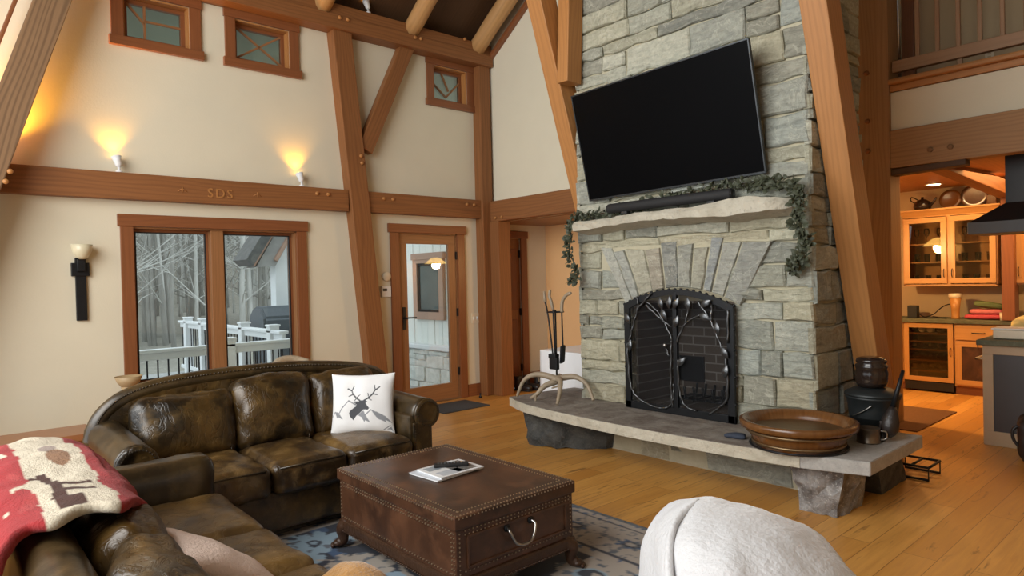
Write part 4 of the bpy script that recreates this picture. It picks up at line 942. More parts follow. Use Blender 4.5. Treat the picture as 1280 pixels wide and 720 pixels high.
for sgn, yc in ((1, 2.535), (-1, .775)):
    bm = nb(); box(bm, (-4.62, min(yc-sgn*.13, yc+sgn*.045), .09), (-3.80, max(yc-sgn*.13, yc+sgn*.045), .60), .02); a = link('armrest', bm, 'leatherarm', s1)
    bm = nb(); L = [(-4.68, yc, .63), (-4.45, yc, .615), (-4.1, yc, .605), (-3.80, yc, .60)]; tube(bm, curve(L, 5), .102, 20); link('arm_roll', bm, 'leatherarm', a)
    rot = Matrix.Rotation(pi/2, 3, 'Y'); bm = nb(); lathe(bm, [(0, 0), (.098, 0), (.102, .008), (.098, .02), (.068, .022), (.06, .016), (.03, .02), (0, .021)], (-3.80, yc, .60), 28, rot); box(bm, (-3.80, min(yc-sgn*.115, yc+sgn*.03), .09), (-3.775, max(yc-sgn*.115, yc+sgn*.03), .55), .008); link('scroll_front', bm, 'leather', a)
    bm = nb()
    for k in range(30):
        an = 2*pi*k/30; nails(bm, (-3.773, yc+.081*cos(an), .60+.081*sin(an)), (-3.773, yc+.081*cos(an), .60+.081*sin(an)), 1, .005)
    link('nail_ring', bm, 'darknail', a)
    for u in (-sgn*.105, sgn*.02): nailrow(a, (-3.774, yc+u, .12), (-3.774, yc+u, .51), 22, .005, 'darknail')
for x in (-4.55, -3.88):
    for y in (.8, 2.55): part('foot', s1, 'casing', lathe, [(.025, 0), (.032, .03), (.028, .07), (0, .07)], (x, y, .0135), 14)
# ---- second sofa, its back to the camera side
s2 = thing('sofa', (-2.6, .62, 0), 'near leather sofa with red moose blanket over its back corner', 'sofa')
part('base', s2, 'leather', box, (-3.70, .15, .07), (-1.55, 1.02, .30), .02)
bm = nb(); cushion(bm, (-2.63, .245, .425), (2.2, .15, .73), (0, 0, 0), .07, .005, 30, .004, 5, 1); link('back', bm, 'leatherarm', s2)
for xc in (-3.615, -1.50):
    bm = nb(); cushion(bm, (xc, .66, .36), (.20, .84, .58), (0, 0, 0), .075, .01, 20, .004, 6, 0); link('armrest', bm, 'leatherarm', s2)
for i, (x0, x1) in enumerate(((-3.51, -2.85), (-2.85, -2.36), (-2.36, -1.60))):
    bm = nb(); cushion(bm, ((x0+x1)/2, .69, .378), (x1-x0-.008, .78, .19), (0, 0, 0), .055, .022, 22, .009, i+31, 2, 6); link('seat_cushion', bm, 'leatherseat', s2)
for i, (x0, x1) in enumerate(((-3.48, -2.87), (-2.87, -2.22), (-2.22, -1.62))):
    bm = nb(); cushion(bm, ((x0+x1)/2, .42, .60), (x1-x0, .17, .38), (-.32, 0, 0), .07, .05, 20, .012, i+41, 1, 6); link('back_cushion', bm, 'leather', s2)
for x in (-3.62, -1.62):
    for y in (.2, .98): part('foot', s2, 'casing', lathe, [(.025, 0), (.032, .03), (.028, .07), (0, .07)], (x, y, .0135), 14)

# ---- printed cloth: pattern stored per vertex
pr = NT('printed_cloth'); at = pr.n('ShaderNodeAttribute', attribute_name='print'); co = pr.coord('Object'); w = pr.noise(co, 160, 2)
pr.bsdf(at.outputs[0], .9, 0, pr.bump(w, .35, .002), .2, 0, .25); MT['print'] = pr.m
pf = NT('fleece_print'); at = pf.n('ShaderNodeAttribute', attribute_name='print'); co = pf.coord('Object'); w = pf.noise(co, 90, 4, .7)
pf.bsdf(pf.mix(w, at.outputs[0], (.9, .85, .8), 'MULTIPLY'), .95, 0, pf.bump(w, .9, .008), .1, 0, .12); MT['fleece'] = pf.m
def seg_d(p, a, b):
    ax, ay = b[0]-a[0], b[1]-a[1]; L = ax*ax+ay*ay or 1e-9; t = max(0, min(1, ((p[0]-a[0])*ax+(p[1]-a[1])*ay)/L)); return math.hypot(p[0]-a[0]-ax*t, p[1]-a[1]-ay*t)
def inpoly(p, P):
    r = False; j = len(P)-1
    for i in range(len(P)):
        if (P[i][1] > p[1]) != (P[j][1] > p[1]) and p[0] < (P[j][0]-P[i][0])*(p[1]-P[i][1])/(P[j][1]-P[i][1])+P[i][0]: r = not r
        j = i
    return r
STAG = [(360, 400), (400, 385), (440, 385), (462, 398), (442, 412), (458, 432), (480, 460), (465, 474), (420, 470), (388, 500), (350, 528), (320, 568), (288, 538), (276, 500), (296, 472), (345, 440), (352, 420), (335, 415)]
ANT = [((388, 388), (350, 362), 7), ((350, 362), (314, 322), 7), ((314, 322), (302, 290), 6), ((302, 290), (262, 270), 6), ((302, 290), (322, 248), 5), ((314, 325), (274, 342), 5), ((352, 362), (386, 332), 4), ((425, 388), (470, 364), 7), ((470, 364), (512, 328), 7), ((512, 328), (536, 290), 6), ((536, 290), (584, 258), 6), ((536, 290), (530, 242), 5), ((514, 326), (562, 334), 5), ((476, 360), (466, 322), 4), ((470, 366), (502, 386), 4), ((350, 362), (334, 384), 4), ((336, 402), (360, 400), 8)]
MTN = [((90, 530), (125, 488), 6), ((125, 488), (172, 500), 7), ((172, 500), (206, 448), 6), ((206, 448), (272, 384), 6), ((272, 384), (342, 424), 8), ((442, 522), (496, 476), 7), ((625, 668), (690, 628), 6)]
MF = [[(125, 488), (182, 512), (216, 562), (168, 536), (150, 545)], [(365, 522), (420, 478), (440, 520), (492, 598), (440, 572), (432, 592), (405, 545)], [(495, 474), (560, 500), (645, 542), (718, 612), (705, 605), (640, 575), (655, 602), (565, 562), (530, 520)], [(650, 668), (700, 640), (716, 690), (690, 668)]]
def stag(u, v):
    p = (75+u*655, 705-v*590)
    if inpoly(p, STAG) or any(seg_d(p, a, b) < w for a, b, w in ANT): return (.085, .09, .10)
    if any(inpoly(p, P) for P in MF) or any(seg_d(p, a, b) < w*.8 for a, b, w in MTN): return (.27, .28, .30)
    return (.80, .80, .80)
def pillow(name, c, w, h, th, M, colf, mat, label, cat, n=40, pinch=.06, seed=0, parent=None):
    bm = nb(); cl = bm.loops.layers.float_color.new('print'); c = V(c); g = {}
    for side in (1, -1):
        for i in range(n+1):
            for j in range(n+1):
                u, v = i/n*2-1, j/n*2-1
                e = 1-pinch*(1-abs(u)**2)*abs(v)**6; f = 1-pinch*(1-abs(v)**2)*abs(u)**6
                t = th/2*((1-abs(u)**2.6)*(1-abs(v)**2.6))**.5
                x, y = u*w/2*f, v*h/2*e
                nz = mn.noise(V((x*9+seed, y*9, side*3)))*.012*(1-max(abs(u), abs(v))**4)
                k = (i, j, side) if 0 < i < n and 0 < j < n else (i, j, 0)
                if k not in g: g[k] = (bm.verts.new(c+M @ V((x, side*-(t+nz), y))), colf((u+1)/2, (v+1)/2) if (side > 0 or k[2] == 0) else colf(-1, -1))
        for i in range(n):
            for j in range(n):
                ks = [(a, b) for a, b in ((i, j), (i+1, j), (i+1, j+1), (i, j+1))]
                q = [g[(a, b, side) if 0 < a < n and 0 < b < n else (a, b, 0)] for a, b in ks]
                if side < 0: q = q[::-1]
                fc = bm.faces.new([x[0] for x in q]); fc.smooth = True
                for l, x in zip(fc.loops, q): l[cl] = (*x[1], 1)
    return tag(link(name, bm, mat), label, cat)
Mp = Matrix.Rotation(R(52), 3, 'Z') @ Matrix.Rotation(-.24, 3, 'X')
pillow('throw_pillow', (-4.13, 2.24, .665), .44, .42, .15, Mp, stag, 'print', 'white square pillow printed with a dark stag head and grey mountains', 'pillow', 150, .07)
Mq = Matrix.Rotation(R(200), 3, 'Z') @ Matrix.Rotation(-1.0, 3, 'X')
pillow('throw_pillow', (-2.44, .715, .525), .48, .44, .15, Matrix.Rotation(R(190), 3, 'Z') @ Matrix.Rotation(-.95, 3, 'X'), lambda u, v: (.84, .68, .60), 'fleece', 'pale pink plush pillow lying on the near sofa seat', 'pillow', 36, .07, 3)
# ---- tan fuzzy cushion at the sofa end
MT['tan'] = plain('golden_tan_plush', (.42, .22, .07), .95, 0, .3, 30, .9, 90, .1, 0, .5)
bm = nb(); cushion(bm, (-1.99, 1.02, .485), (.25, .17, .10), (0, 0, .3), .05, .03, 20, .008, 4); tag(link('plush_cushion', bm, 'tan'), 'small golden tan fuzzy cushion at the front of the near sofa', 'cushion')

# ---- moose blanket
bl = []; RED, CRM, BRN, DBR = (.36, .036, .04), (.64, .585, .47), (.27, .15, .085), (.07, .028, .02)
def blcol(x, s, y, under):
    if under: return (.62, .56, .45) if y > .26 else RED
    wob = .012*mn.noise(V((x*9, 3, 0)))
    if y < .235+wob and s < .72:
        k = mn.noise(V((x*5, s*16, 2)))+.5*mn.noise(V((x*14, s*40, 7)))
        return CRM if k > .36 and (.0 < (s*2.1) % 1 < .55) else (RED if k > -.5 else (.42, .06, .06))
    if y > .415+wob: return RED
    if -2.45 < x < -2.325 and .275 < y < .345: return DBR
    if -2.80 < x < -2.45 and abs(y-.285-.012*math.sin(x*14)) < .015 : return DBR
    for lx in (-2.62, -2.535):
        if abs(x-lx-.1*(y-.29)) < .017 and .29 < y < .395: return DBR
    if -2.70 < x < -2.45 and .28 < y < .31: return DBR
    if abs(x+2.76) < .012 and .24 < y < .28: return DBR
    if ((x+2.98)/.12)**2+((y-.345)/.034)**2 < 1: return BRN
    if ((x+3.15)/.08)**2+((y-.33)/.028)**2 < 1: return (.33, .27, .24)
    return CRM
prof = curve([(.07, .28), (.075, .50), (.09, .68), (.125, .775), (.19, .815), (.27, .825), (.36, .825), (.44, .81), (.495, .765), (.515, .70), (.505, .66)], 12)
nx = 130; bm = nb(); cl = bm.loops.layers.float_color.new('print'); G = []
S = [0]
for a, b in zip(prof, prof[1:]): S.append(S[-1]+math.hypot(b[0]-a[0], b[1]-a[1]))
for i in range(nx+16):
    row = []
    for j, (y, z) in enumerate(prof):
        # thickness direction of the drape
        a, b = prof[max(j-1, 0)], prof[min(j+1, len(prof)-1)]; t = V((0, b[0]-a[0], b[1]-a[1])).normalized(); nr = V((0, -t.z, t.y))
        xe = -2.30+.03*sin(j*.25)-(.20*max(0, (y-.38)/.13)**1.5 if z < .83 and y > .3 else 0)+.22*max(0, (.2-y)/.13)
        if i <= nx: x = -3.50+(xe+3.50)*i/nx; off = .035; under = False; xp = x
        else:
            k = (i-nx)/15; an = min(1, k*2.2)*pi; x = xe+.022*sin(an)-max(0, k-.45)*.5; off = .035-.018*(1-cos(an))*1.0+.0; under = k > .5; xp = x
        w = .018*mn.noise(V((x*4, S[j]*5, 1)))+.006*mn.noise(V((x*16, S[j]*18, 4)))+.02*max(0, mn.noise(V((x*2.2, S[j]*2, 8))))
        if under: w *= .2
        p = V((x, y, z))+nr*(off+(w if not under else 0)); p.z += .03*math.exp(-((x+3.05)/.25)**2)*(1 if .1 < y < .45 else .4)
        row.append((bm.verts.new(p), blcol(xp, S[j], y, under)))
    G.append(row)
for i in range(len(G)-1):
    for j in range(len(prof)-1):
        q = [G[i][j], G[i+1][j], G[i+1][j+1], G[i][j+1]]; f = bm.faces.new([x[0] for x in q]); f.smooth = True
        for l, x in zip(f.loops, q): l[cl] = (*x[1], 1)
bl = tag(link('blanket', bm, 'fleece'), 'red and cream fleece blanket with moose figures draped over the near sofa', 'blanket')
md = bl.modifiers.new('thick', 'SOLIDIFY'); md.thickness = .012; md.offset = -1

# ---- white plush seat at the lower right
MT['plush'] = plain('white_plush', (.60, .60, .61), .95, 0, .05, 10, .8, 60, .1, 0, .6)
wc = thing('plush_chair', (-.92, 1.38, 0), 'big rounded white plush chair in the lower right corner', 'chair')
bm = nb(); rx, fx = V((.661, .750, 0)), V((-.750, .661, 0)); c0 = V((-.962, 1.554, .42)); nu, nv = 56, 36; g = []
pw = lambda v, p: math.copysign(abs(v)**p, v)
for i in range(nv+1):
    th = pi*i/nv; row = []
    for k in range(nu):
        a = 2*pi*k/nu; x, y, z = sin(th)*cos(a), sin(th)*sin(a), cos(th)
        l = max(0, -x); p = 1-.42*l**.5
        s_ = (.46 if x > 0 else .185)*pw(x, p if x < 0 else 1); t_ = .40*pw(y, .8); zz = .455*pw(z, p)
        q = c0+rx*s_+fx*t_+V((0, 0, zz)); nd = V((x, y, z))
        q += (rx*x+fx*y+V((0, 0, z)))*(.016*mn.noise(V((s_*6, t_*6, zz*6)))+.010*mn.noise(V((s_*15, t_*15, zz*12))))
        row.append(bm.verts.new(q))
    g.append(row)
for A_, B_ in zip(g, g[1:]):
    for k in range(nu): bm.faces.new((A_[k], B_[k], B_[(k+1) % nu], A_[(k+1) % nu])).smooth = True
bmesh.ops.remove_doubles(bm, verts=bm.verts[:], dist=.0005); link('body', bm, 'plush', wc)
bm = nb(); tube(bm, curve([c0+rx*-.165+fx*-.30+V((0, 0, .20)), c0+rx*-.165+fx*-.15+V((0, 0, .34)), c0+rx*-.12+fx*-.02+V((0, 0, .425)), c0+rx*-.03+fx*.08+V((0, 0, .45))], 6), .011, 8); link('seam', bm, 'plush', wc)
# ---- leather trunk table
TX0, TX1, TY0, TY1 = -3.465, -2.345, 1.70, 2.465
tk = thing('coffee_table', (-2.9, 2.08, 0), 'brown leather trunk coffee table with nailhead trim and carved feet', 'coffee table')
part('trunk_body', tk, 'trunk', box, (TX0+.012, TY0+.012, .175), (TX1-.012, TY1-.012, .405), .006)
part('lid', tk, 'trunk', box, (TX0, TY0, .40), (TX1, TY1, .46), .007)
MT['carved'] = plain('carved_dark_wood', (.06, .028, .014), .4, 0, .4, 14, .8, 45)
ap = part('carved_apron', tk, 'carved', box, (TX0+.002, TY0+.002, .115), (TX1-.002, TY1-.002, .175), .012)
bm = nb()
for i in range(60):
    f = (i+.5)/60; lathe(bm, [(0, 0), (.010, .003), (0, .008)], (TX0+(TX1-TX0)*f, TY0+.001, .118), 6); lathe(bm, [(0, 0), (.010, .003), (0, .008)], (TX1-.001, TY0+(TY1-TY0)*f, .118), 6)
link('rope_edge', bm, 'carved', ap)
lidp = [c for c in tk.children if c.name.startswith('lid')][-1]; bdy = [c for c in tk.children if c.name.startswith('trunk_body')][-1]
for (a, b, n) in (((TX0+.01, TY0+.012), (TX1-.01, TY0+.012), 54), ((TX1-.012, TY0+.01), (TX1-.012, TY1-.01), 38), ((TX0+.01, TY1-.012), (TX1-.01, TY1-.012), 54), ((TX0+.012, TY0+.01), (TX0+.012, TY1-.01), 38),
    ((TX0+.05, TY0+.055), (TX1-.05, TY0+.055), 50), ((TX1-.055, TY0+.05), (TX1-.055, TY1-.05), 34), ((TX0+.05, TY1-.055), (TX1-.05, TY1-.055), 50), ((TX0+.055, TY0+.05), (TX0+.055, TY1-.05), 34)):
    nailrow(lidp, (*a, .461), (*b, .461), n)
nailrow(lidp, (TX0+.03, TY0-.001, .452), (TX1-.01, TY0-.001, .452), 50); nailrow(lidp, (TX1+.001, TY0+.01, .452), (TX1+.001, TY1-.01, .452), 34)
for z in (.388, .370, .195): nailrow(bdy, (TX0+.03, TY0+.011, z), (TX1-.05, TY0+.011, z), 44)
for z in (.388, .370, .205): nailrow(bdy, (TX1-.011, TY0+.05, z), (TX1-.011, TY1-.03, z), 30)
for x, y in ((TX1-.028, TY0+.011), (TX1-.045, TY0+.011), (TX1-.011, TY0+.03), (TX0+.028, TY0+.011), (TX1-.011, TY1-.03)): nailrow(bdy, (x, y, .19), (x, y, .39), 10)
bm = nb(); frame(bm, 'x', TX1-.014, TX1-.004, TY0+.07, TY1-.06, .215, .365, .012, .002); link('side_frame', bm, 'trunk', tk)
ym = (TY0+TY1)/2
hd = part('bail_handle', tk, 'steel', tube, curve([(TX1-.004, ym-.075, .335), (TX1+.02, ym-.08, .32), (TX1+.03, ym-.05, .265), (TX1+.032, ym, .25), (TX1+.03, ym+.05, .265), (TX1+.02, ym+.08, .32), (TX1-.004, ym+.075, .335)], 5), .007, 8)
for sy in (-1, 1): part('handle_plate', hd, 'iron', lathe, [(0, 0), (.02, 0), (.016, .008), (0, .01)], (TX1-.012, ym+sy*.075, .335), 12, Matrix.Rotation(pi/2, 3, 'Y'))
for sx, x in ((-1, TX0+.05), (1, TX1-.05)):
    for sy, y in ((-1, TY0+.05), (1, TY1-.05)):
        L = curve([(x, y, .15), (x+sx*.03, y+sy*.03, .12), (x+sx*.028, y+sy*.028, .08), (x+sx*.03, y+sy*.03, .05), (x+sx*.05, y+sy*.05, .042)], 5)
        bm = nb(); tube(bm, L, [.052*(1-.5*math.sin(min(1, k/(len(L)*.75))*pi/2)) for k in range(len(L))], 12); ball(bm, (x+sx*.052, y+sy*.052, .037), .028, 12, 8, (1.1, 1.1, .75))
        for t_ in (-.6, 0, .6): ball(bm, (x+sx*.052+.03*cos(math.atan2(sy, sx)+t_), y+sy*.052+.03*sin(math.atan2(sy, sx)+t_), .027), .013, 8, 5)
        link('leg', bm, 'carved', tk)
# magazines and remote on the trunk
def mag(cx_, cy_, z, w, h, rz, col, label, bars):
    t = thing('magazine', (cx_, cy_, z), label, 'magazine', 'magazines on the trunk table'); t.rotation_euler = (0, 0, 0)
    M = Matrix.Rotation(rz, 3, 'Z')
    def slab(bm, x0, x1, y0, y1, z0, z1, bev=0): quad_box(bm, [V((cx_, cy_, 0))+M @ V((x, y, 0))+V((0, 0, zz)) for x in (x0, x1) for y in (y0, y1) for zz in (z0, z1)], 0, bev)
    part('pages', t, 'white', slab, -w/2+.003, w/2-.003, -h/2+.003, h/2-.003, z, z+.007)
    cv = part('cover', t, plain('cover_'+label.split()[0], col, .25, 0, .1, 8, 0), slab, -w/2, w/2, -h/2, h/2, z+.007, z+.0085)
    for i, (x0, x1, y0, y1, c) in enumerate(bars): part('cover_print', cv, plain('ink%d' % i, c, .25, 0, .2, 30, 0), slab, x0*w, x1*w, y0*h, y1*h, z+.0085, z+.0092)
mag(-2.955, 2.085, .463, .24, .31, .10, (.62, .66, .72), 'white and blue magazine at the bottom of the pile', [(-.4, .4, .25, .42, (.1, .2, .4))])
mag(-2.94, 2.11, .4725, .225, .29, .02, (.72, .72, .72), 'pale magazine with a grey and orange cover on top', [(-.42, .40, -.05, .42, (.16, .15, .14)), (-.3, .1, .1, .44, (.55, .25, .12)), (.1, .42, -.4, .1, (.45, .48, .52)), (-.4, -.1, -.42, -.15, (.3, .33, .36))])
t = thing('remote_control', (-2.96, 2.13, .482), 'black remote control lying across the magazines', 'remote')
bm = nb(); Mr = Matrix.Rotation(1.0, 3, 'Z'); quad_box(bm, [V((-2.96, 2.13, 0))+Mr @ V((x, y, 0))+V((0, 0, z)) for x in (-.095, .095) for y in (-.022, .022) for z in (.4825, .502)], 0, .006); link('body', bm, 'dark', t)
bm = nb()
for i in range(8):
    for j in (-.01, 0, .01): ball(bm, V((-2.96, 2.13, .502))+Mr @ V((-.07+.018*i, j, 0)), .0035, 6, 4, (1, 1, .6))
link('buttons', bm, 'cover', t)
# ---- patterned rug
RX0, RX1, RY0, RY1 = -4.35, -.20, .05, 3.15
NAVY, CREAM, BLUE, SKY, SLATE = (.020, .027, .048), (.40, .35, .30), (.05, .10, .20), (.26, .37, .46), (.10, .12, .15)
rnd = random.Random(17); mot = []
fx0, fx1, fy0, fy1 = RX0+.55, RX1-.55, RY0+.55, RY1-.55; rcx, rcy = (fx0+fx1)/2, (fy0+fy1)/2
for i in range(7):
    for j in range(5):
        mot.append((fx0+(fx1-fx0)*(i+.5+.25*(j % 2))/7+rnd.uniform(-.05, .05), fy0+(fy1-fy0)*(j+.5)/5+rnd.uniform(-.05, .05), rnd.uniform(.12, .20), rnd.choice((6, 8, 10)), rnd.choice((CREAM, SKY, CREAM))))
def rugcol(x, y):
    d = min(x-RX0, RX1-x, y-RY0, RY1-y); n1 = mn.noise(V((x*7, y*7, 0))); n2 = mn.noise(V((x*22, y*22, 5)))
    if d < .035: return SLATE if n2 > -.3 else NAVY
    if d < .50:
        if abs(d-.09) < .006 or abs(d-.44) < .010: return NAVY
        al = x if min(y-RY0, RY1-y) < min(x-RX0, RX1-x) else y
        if d < .09 or d > .44:
            return BLUE if n2 > .25 else CREAM
        u = ((al+50) % .42)-.21; v = d-.265; r = math.hypot(u, v*1.5); a = math.atan2(v*1.5, u); R_ = .085*(1+.18*math.cos(8*a))
        if r < R_*.35: return CREAM
        if r < R_*.62: return NAVY
        if r < R_: return SLATE if n2 > 0 else BLUE
        if abs(mn.noise(V((x*9, y*9, 9)))) < .035: return (.20, .20, .21)
        return SLATE if n2 > .36 else CREAM
    if d < .53: return CREAM
    wx, wy = x+.05*n1, y+.05*mn.noise(V((x*7, y*7, 11)))
    for mx_, my_, rr, pt, c in mot:
        dx, dy = wx-mx_, wy-my_
        if abs(dx) > .26 or abs(dy) > .26: continue
        r = math.hypot(dx, dy); a = math.atan2(dy, dx); R_ = rr*(1+.28*abs(math.cos(pt*a/2))-.1)
        if r < rr*.18: return c
        if r < rr*.36: return NAVY
        if r < rr*.46: return SKY
        if r < R_: return c if n2 < .3 else SLATE
    v = abs(mn.noise(V((wx*4.3, wy*4.3, 3))))
    if v < .05: return SKY if mn.noise(V((x*1.5, y*1.5, 1))) > -.1 else CREAM
    if mn.noise(V((wx*6, wy*6, 20))) > .30: return SKY if x > -3.5 else CREAM
    return NAVY if n1 < .35 else BLUE
bm = nb(); cl = bm.loops.layers.float_color.new('print'); st = .0125; NX, NY = int((RX1-RX0)/st), int((RY1-RY0)/st); G = []
for i in range(NX+1):
    G.append([(bm.verts.new((RX0+st*i, RY0+st*j, .012)), rugcol(RX0+st*i, RY0+st*j) if RX0+st*i < -1.2 or j % 1 == 0 else NAVY) for j in range(NY+1)])
for i in range(NX):
    for j in range(NY):
        q = (G[i][j], G[i+1][j], G[i+1][j+1], G[i][j+1]); f = bm.faces.new([x[0] for x in q])
        for l, x in zip(f.loops, q): l[cl] = (*x[1], 1)
xm, ym_ = RX0+st*NX, RY0+st*NY
for a, b in (((RX0, RY0), (xm, RY0)), ((xm, RY0), (xm, ym_)), ((xm, ym_), (RX0, ym_)), ((RX0, ym_), (RX0, RY0))):
    f = bm.faces.new([bm.verts.new((*a, 0.001)), bm.verts.new((*b, .001)), bm.verts.new((*b, .012)), bm.verts.new((*a, .012))])
    for l in f.loops: l[cl] = (*NAVY, 1)
tag(link('rug', bm, 'print'), 'navy and cream floral area rug under the trunk table', 'rug')
# ---- mats
MT['mat'] = plain('charcoal_mat', (.05, .052, .055), .95, 0, .3, 60, .5)
bm = nb(); box(bm, (-6.62, 4.33, 0), (-6.12, 5.0, .012), .004); tag(link('door_mat', bm, 'mat'), 'charcoal door mat in front of the glass door', 'mat')
MT['brownmat'] = plain('brown_woven_mat', (.14, .06, .02), .95, 0, .4, 50, .5)
bm = nb(); box(bm, (-2.72, 6.80, 0), (-2.12, 8.0, .012), .004); tag(link('kitchen_mat', bm, 'brownmat'), 'brown woven mat at the kitchen opening', 'mat')
# ---- things behind the sofa
t = thing('bench', (-5.9, .2, 0), 'reddish brown wooden bench behind the sofas near the wall', 'bench')
part('bench_top', t, 'benchwood', box, (-6.12, -1.2, .40), (-5.70, .90, .45), .006, 1); part('front_panel', t, 'benchwood', box, (-5.745, -1.15, .12), (-5.72, .86, .40), .004, 1); part('end_panel', t, 'benchwood', box, (-6.08, .83, .0), (-5.74, .86, .40), .004); part('end_panel', t, 'benchwood', box, (-6.08, -1.15, 0), (-5.74, -1.12, .40), .004)
MT['palewood'] = wood('pale_turned_wood', (.30, .20, .10), (.5, .36, .2), .5, .2)
t = thing('pedestal_bowl', (-6.5, 1.28, 0), 'pale wooden pedestal bowl in front of the left window casing', 'bowl')
part('pedestal', t, 'palewood', lathe, [(.12, 0), (.12, .02), (.04, .05), (.035, .4), (.05, .6), (.06, .66), (0, .66)], (-6.5, 1.28, 0), 24)
part('bowl', t, 'palewood', lathe, [(0, .64), (.05, .645), (.085, .69), (.11, .745), (.103, .745), (.075, .695), (0, .66)], (-6.5, 1.28, 0), 28)
MT['rattan'] = plain('pale_rattan', (.46, .38, .27), .6, 0, .3, 40, .5)
t = thing('rattan_chair', (-6.3, 2.72, 0), 'low pale rattan chair between the window and the sofa', 'chair')
part('top_rail', t, 'rattan', tube, curve([(-6.5, 2.55, .70), (-6.54, 2.64, .745), (-6.55, 2.78, .745), (-6.5, 2.91, .70)], 5), .036, 10)
part('back_panel', t, 'rattan', box, (-6.53, 2.58, .36), (-6.51, 2.88, .72), .01); part('seat', t, 'rattan', box, (-6.52, 2.52, .34), (-6.10, 2.94, .39), .02)
for x in (-6.5, -6.12):
    for y in (2.55, 2.91): part('leg', t, 'rattan', tube, [(x, y, 0), (x, y, .35)], .018, 8)
# ---- table under white cloth behind the chimney
t = thing('side_table', (-4.77, 5.2, 0), 'small table draped in a white cloth left of the chimney', 'table')
for x in (-5.0, -4.5):
    for y in (4.92, 5.45): part('leg', t, 'casing', box, (x-.02, y-.02, 0), (x+.02, y+.02, .72), .004)
part('table_top', t, 'casing', box, (-5.05, 4.87, .715), (-4.44, 5.5, .74), .004)
MT['linen'] = plain('white_linen', (.78, .80, .82), .85, 0, .03, 8, .15, 90)
bm = nb(); loop = []; x0, x1, y0, y1 = -5.075, -4.415, 4.845, 5.525
for (a, b, n) in (((x0, y0), (x1, y0), 22), ((x1, y0), (x1, y1), 22), ((x1, y1), (x0, y1), 22), ((x0, y1), (x0, y0), 22)):
    for i in range(n): loop.append((a[0]+(b[0]-a[0])*i/n, a[1]+(b[1]-a[1])*i/n))
cx_, cy_ = (x0+x1)/2, (y0+y1)/2; rows = []
for z, k in ((.748, 0), (.735, .2), (.6, .6), (.4, 1), (.2, 1.3), (.04, 1.6)):
    rows.append([bm.verts.new((x+(x-cx_)*.03*k+.012*k*sin(i*.9), y+(y-cy_)*.03*k+.012*k*cos(i*.75), z)) for i, (x, y) in enumerate(loop)])
for A_, B_ in zip(rows, rows[1:]):
    for i in range(len(loop)): bm.faces.new((A_[i], B_[i], B_[(i+1) % len(loop)], A_[(i+1) % len(loop)])).smooth = True
bm.faces.new(rows[0]); tag(link('tablecloth', bm, 'linen'), 'white cloth hanging to the floor over the side table', 'tablecloth')
# ---- boots in the hall, door stop
def boot(x, y, rz, label):
    t = thing('boot', (x, y, 0), label, 'boot', 'black boots by the hall door'); M = Matrix.Rotation(rz, 3, 'Z'); P = lambda a, b, c: V((x, y, 0))+M @ V((a, b, c))
    part('upper', t, 'oldleather', tube, [P(-.07, 0, .02), P(-.075, 0, .08), P(-.07, 0, .15), P(-.075, 0, .19)], [.048, .045, .046, .05], 12)
    bm = nb(); cushion(bm, P(.02, 0, .045), (.26, .09, .07), (0, 0, rz), .035, .01, 8, 0, 1); link('foot', bm, 'oldleather', t)
    bm = nb(); cushion(bm, P(.01, 0, .010), (.28, .095, .02), (0, 0, rz), .01, 0, 6, 0, 1); link('sole', bm, 'dark', t)
boot(-6.60, 5.96, .2, 'black boot nearest the jamb post'); boot(-6.58, 6.10, .1, 'second black boot from the jamb post'); boot(-6.55, 6.26, .0, 'black boot under the end of the hall door casing'); boot(-6.5, 6.42, -.2, 'black boot nearest the hall end wall')
bm = nb(); lathe(bm, [(0, 0), (.018, 0), (.018, .02), (.01, .03), (.012, .06), (0, .062)], (-6.62, 5.25, 0), 12); tag(link('door_stop', bm, 'iron'), 'tiny dark door stop on the floor by the baseboard', 'door stop')

# ================================================================== KITCHEN
def door(parent, x0, x1, y, z0, z1, glassm=None, st=.055, name='door', pan='cherry', hx=None, hz=None):
    bm = nb(); frame(bm, 'y', y, y+.022, x0, x1, z0, z1, st, .003); d = link(name, bm, 'cherry', parent)
    if glassm: part('pane', d, glassm, box, (x0+st-.004, y+.008, z0+st-.004), (x1-st+.004, y+.012, z1-st+.004))
    else: part('panel', d, pan, box, (x0+st-.004, y+.008, z0+st-.004), (x1-st+.004, y+.016, z1-st+.004))
    if hx is not None: part('handle', d, 'iron', tube, curve([(hx, y, hz-.05), (hx, y-.025, hz-.03), (hx, y-.025, hz+.03), (hx, y, hz+.05)], 3), .005, 6)
    return d
def drawer(parent, x0, x1, y, z0, z1):
    d = part('drawer', parent, 'cherry', box, (x0, y, z0), (x1, y+.022, z1), .003)
    xm = (x0+x1)/2; w = min(.065, (x1-x0)*.3); zm = (z0+z1)/2; part('handle', d, 'iron', tube, curve([(xm-w, y, zm), (xm-w*.7, y-.025, zm), (xm+w*.7, y-.025, zm), (xm+w, y, zm)], 3), .005, 6)
uc = thing('wall_cabinet', (-2.51, 9.42, 1.3), 'honey wood wall cabinet with two glass doors full of glassware', 'cabinet')
bm = nb(); box(bm, (-3.0, 9.22, 1.30), (-2.98, 9.64, 2.16)); box(bm, (-2.035, 9.22, 1.30), (-2.015, 9.64, 2.16)); box(bm, (-3.0, 9.22, 1.29), (-2.015, 9.64, 1.315)); box(bm, (-3.0, 9.22, 2.14), (-2.015, 9.64, 2.16)); box(bm, (-2.98, 9.62, 1.315), (-2.035, 9.64, 2.14)); box(bm, (-2.53, 9.22, 1.315), (-2.485, 9.24, 2.14)); link('carcass', bm, 'cherry', uc)
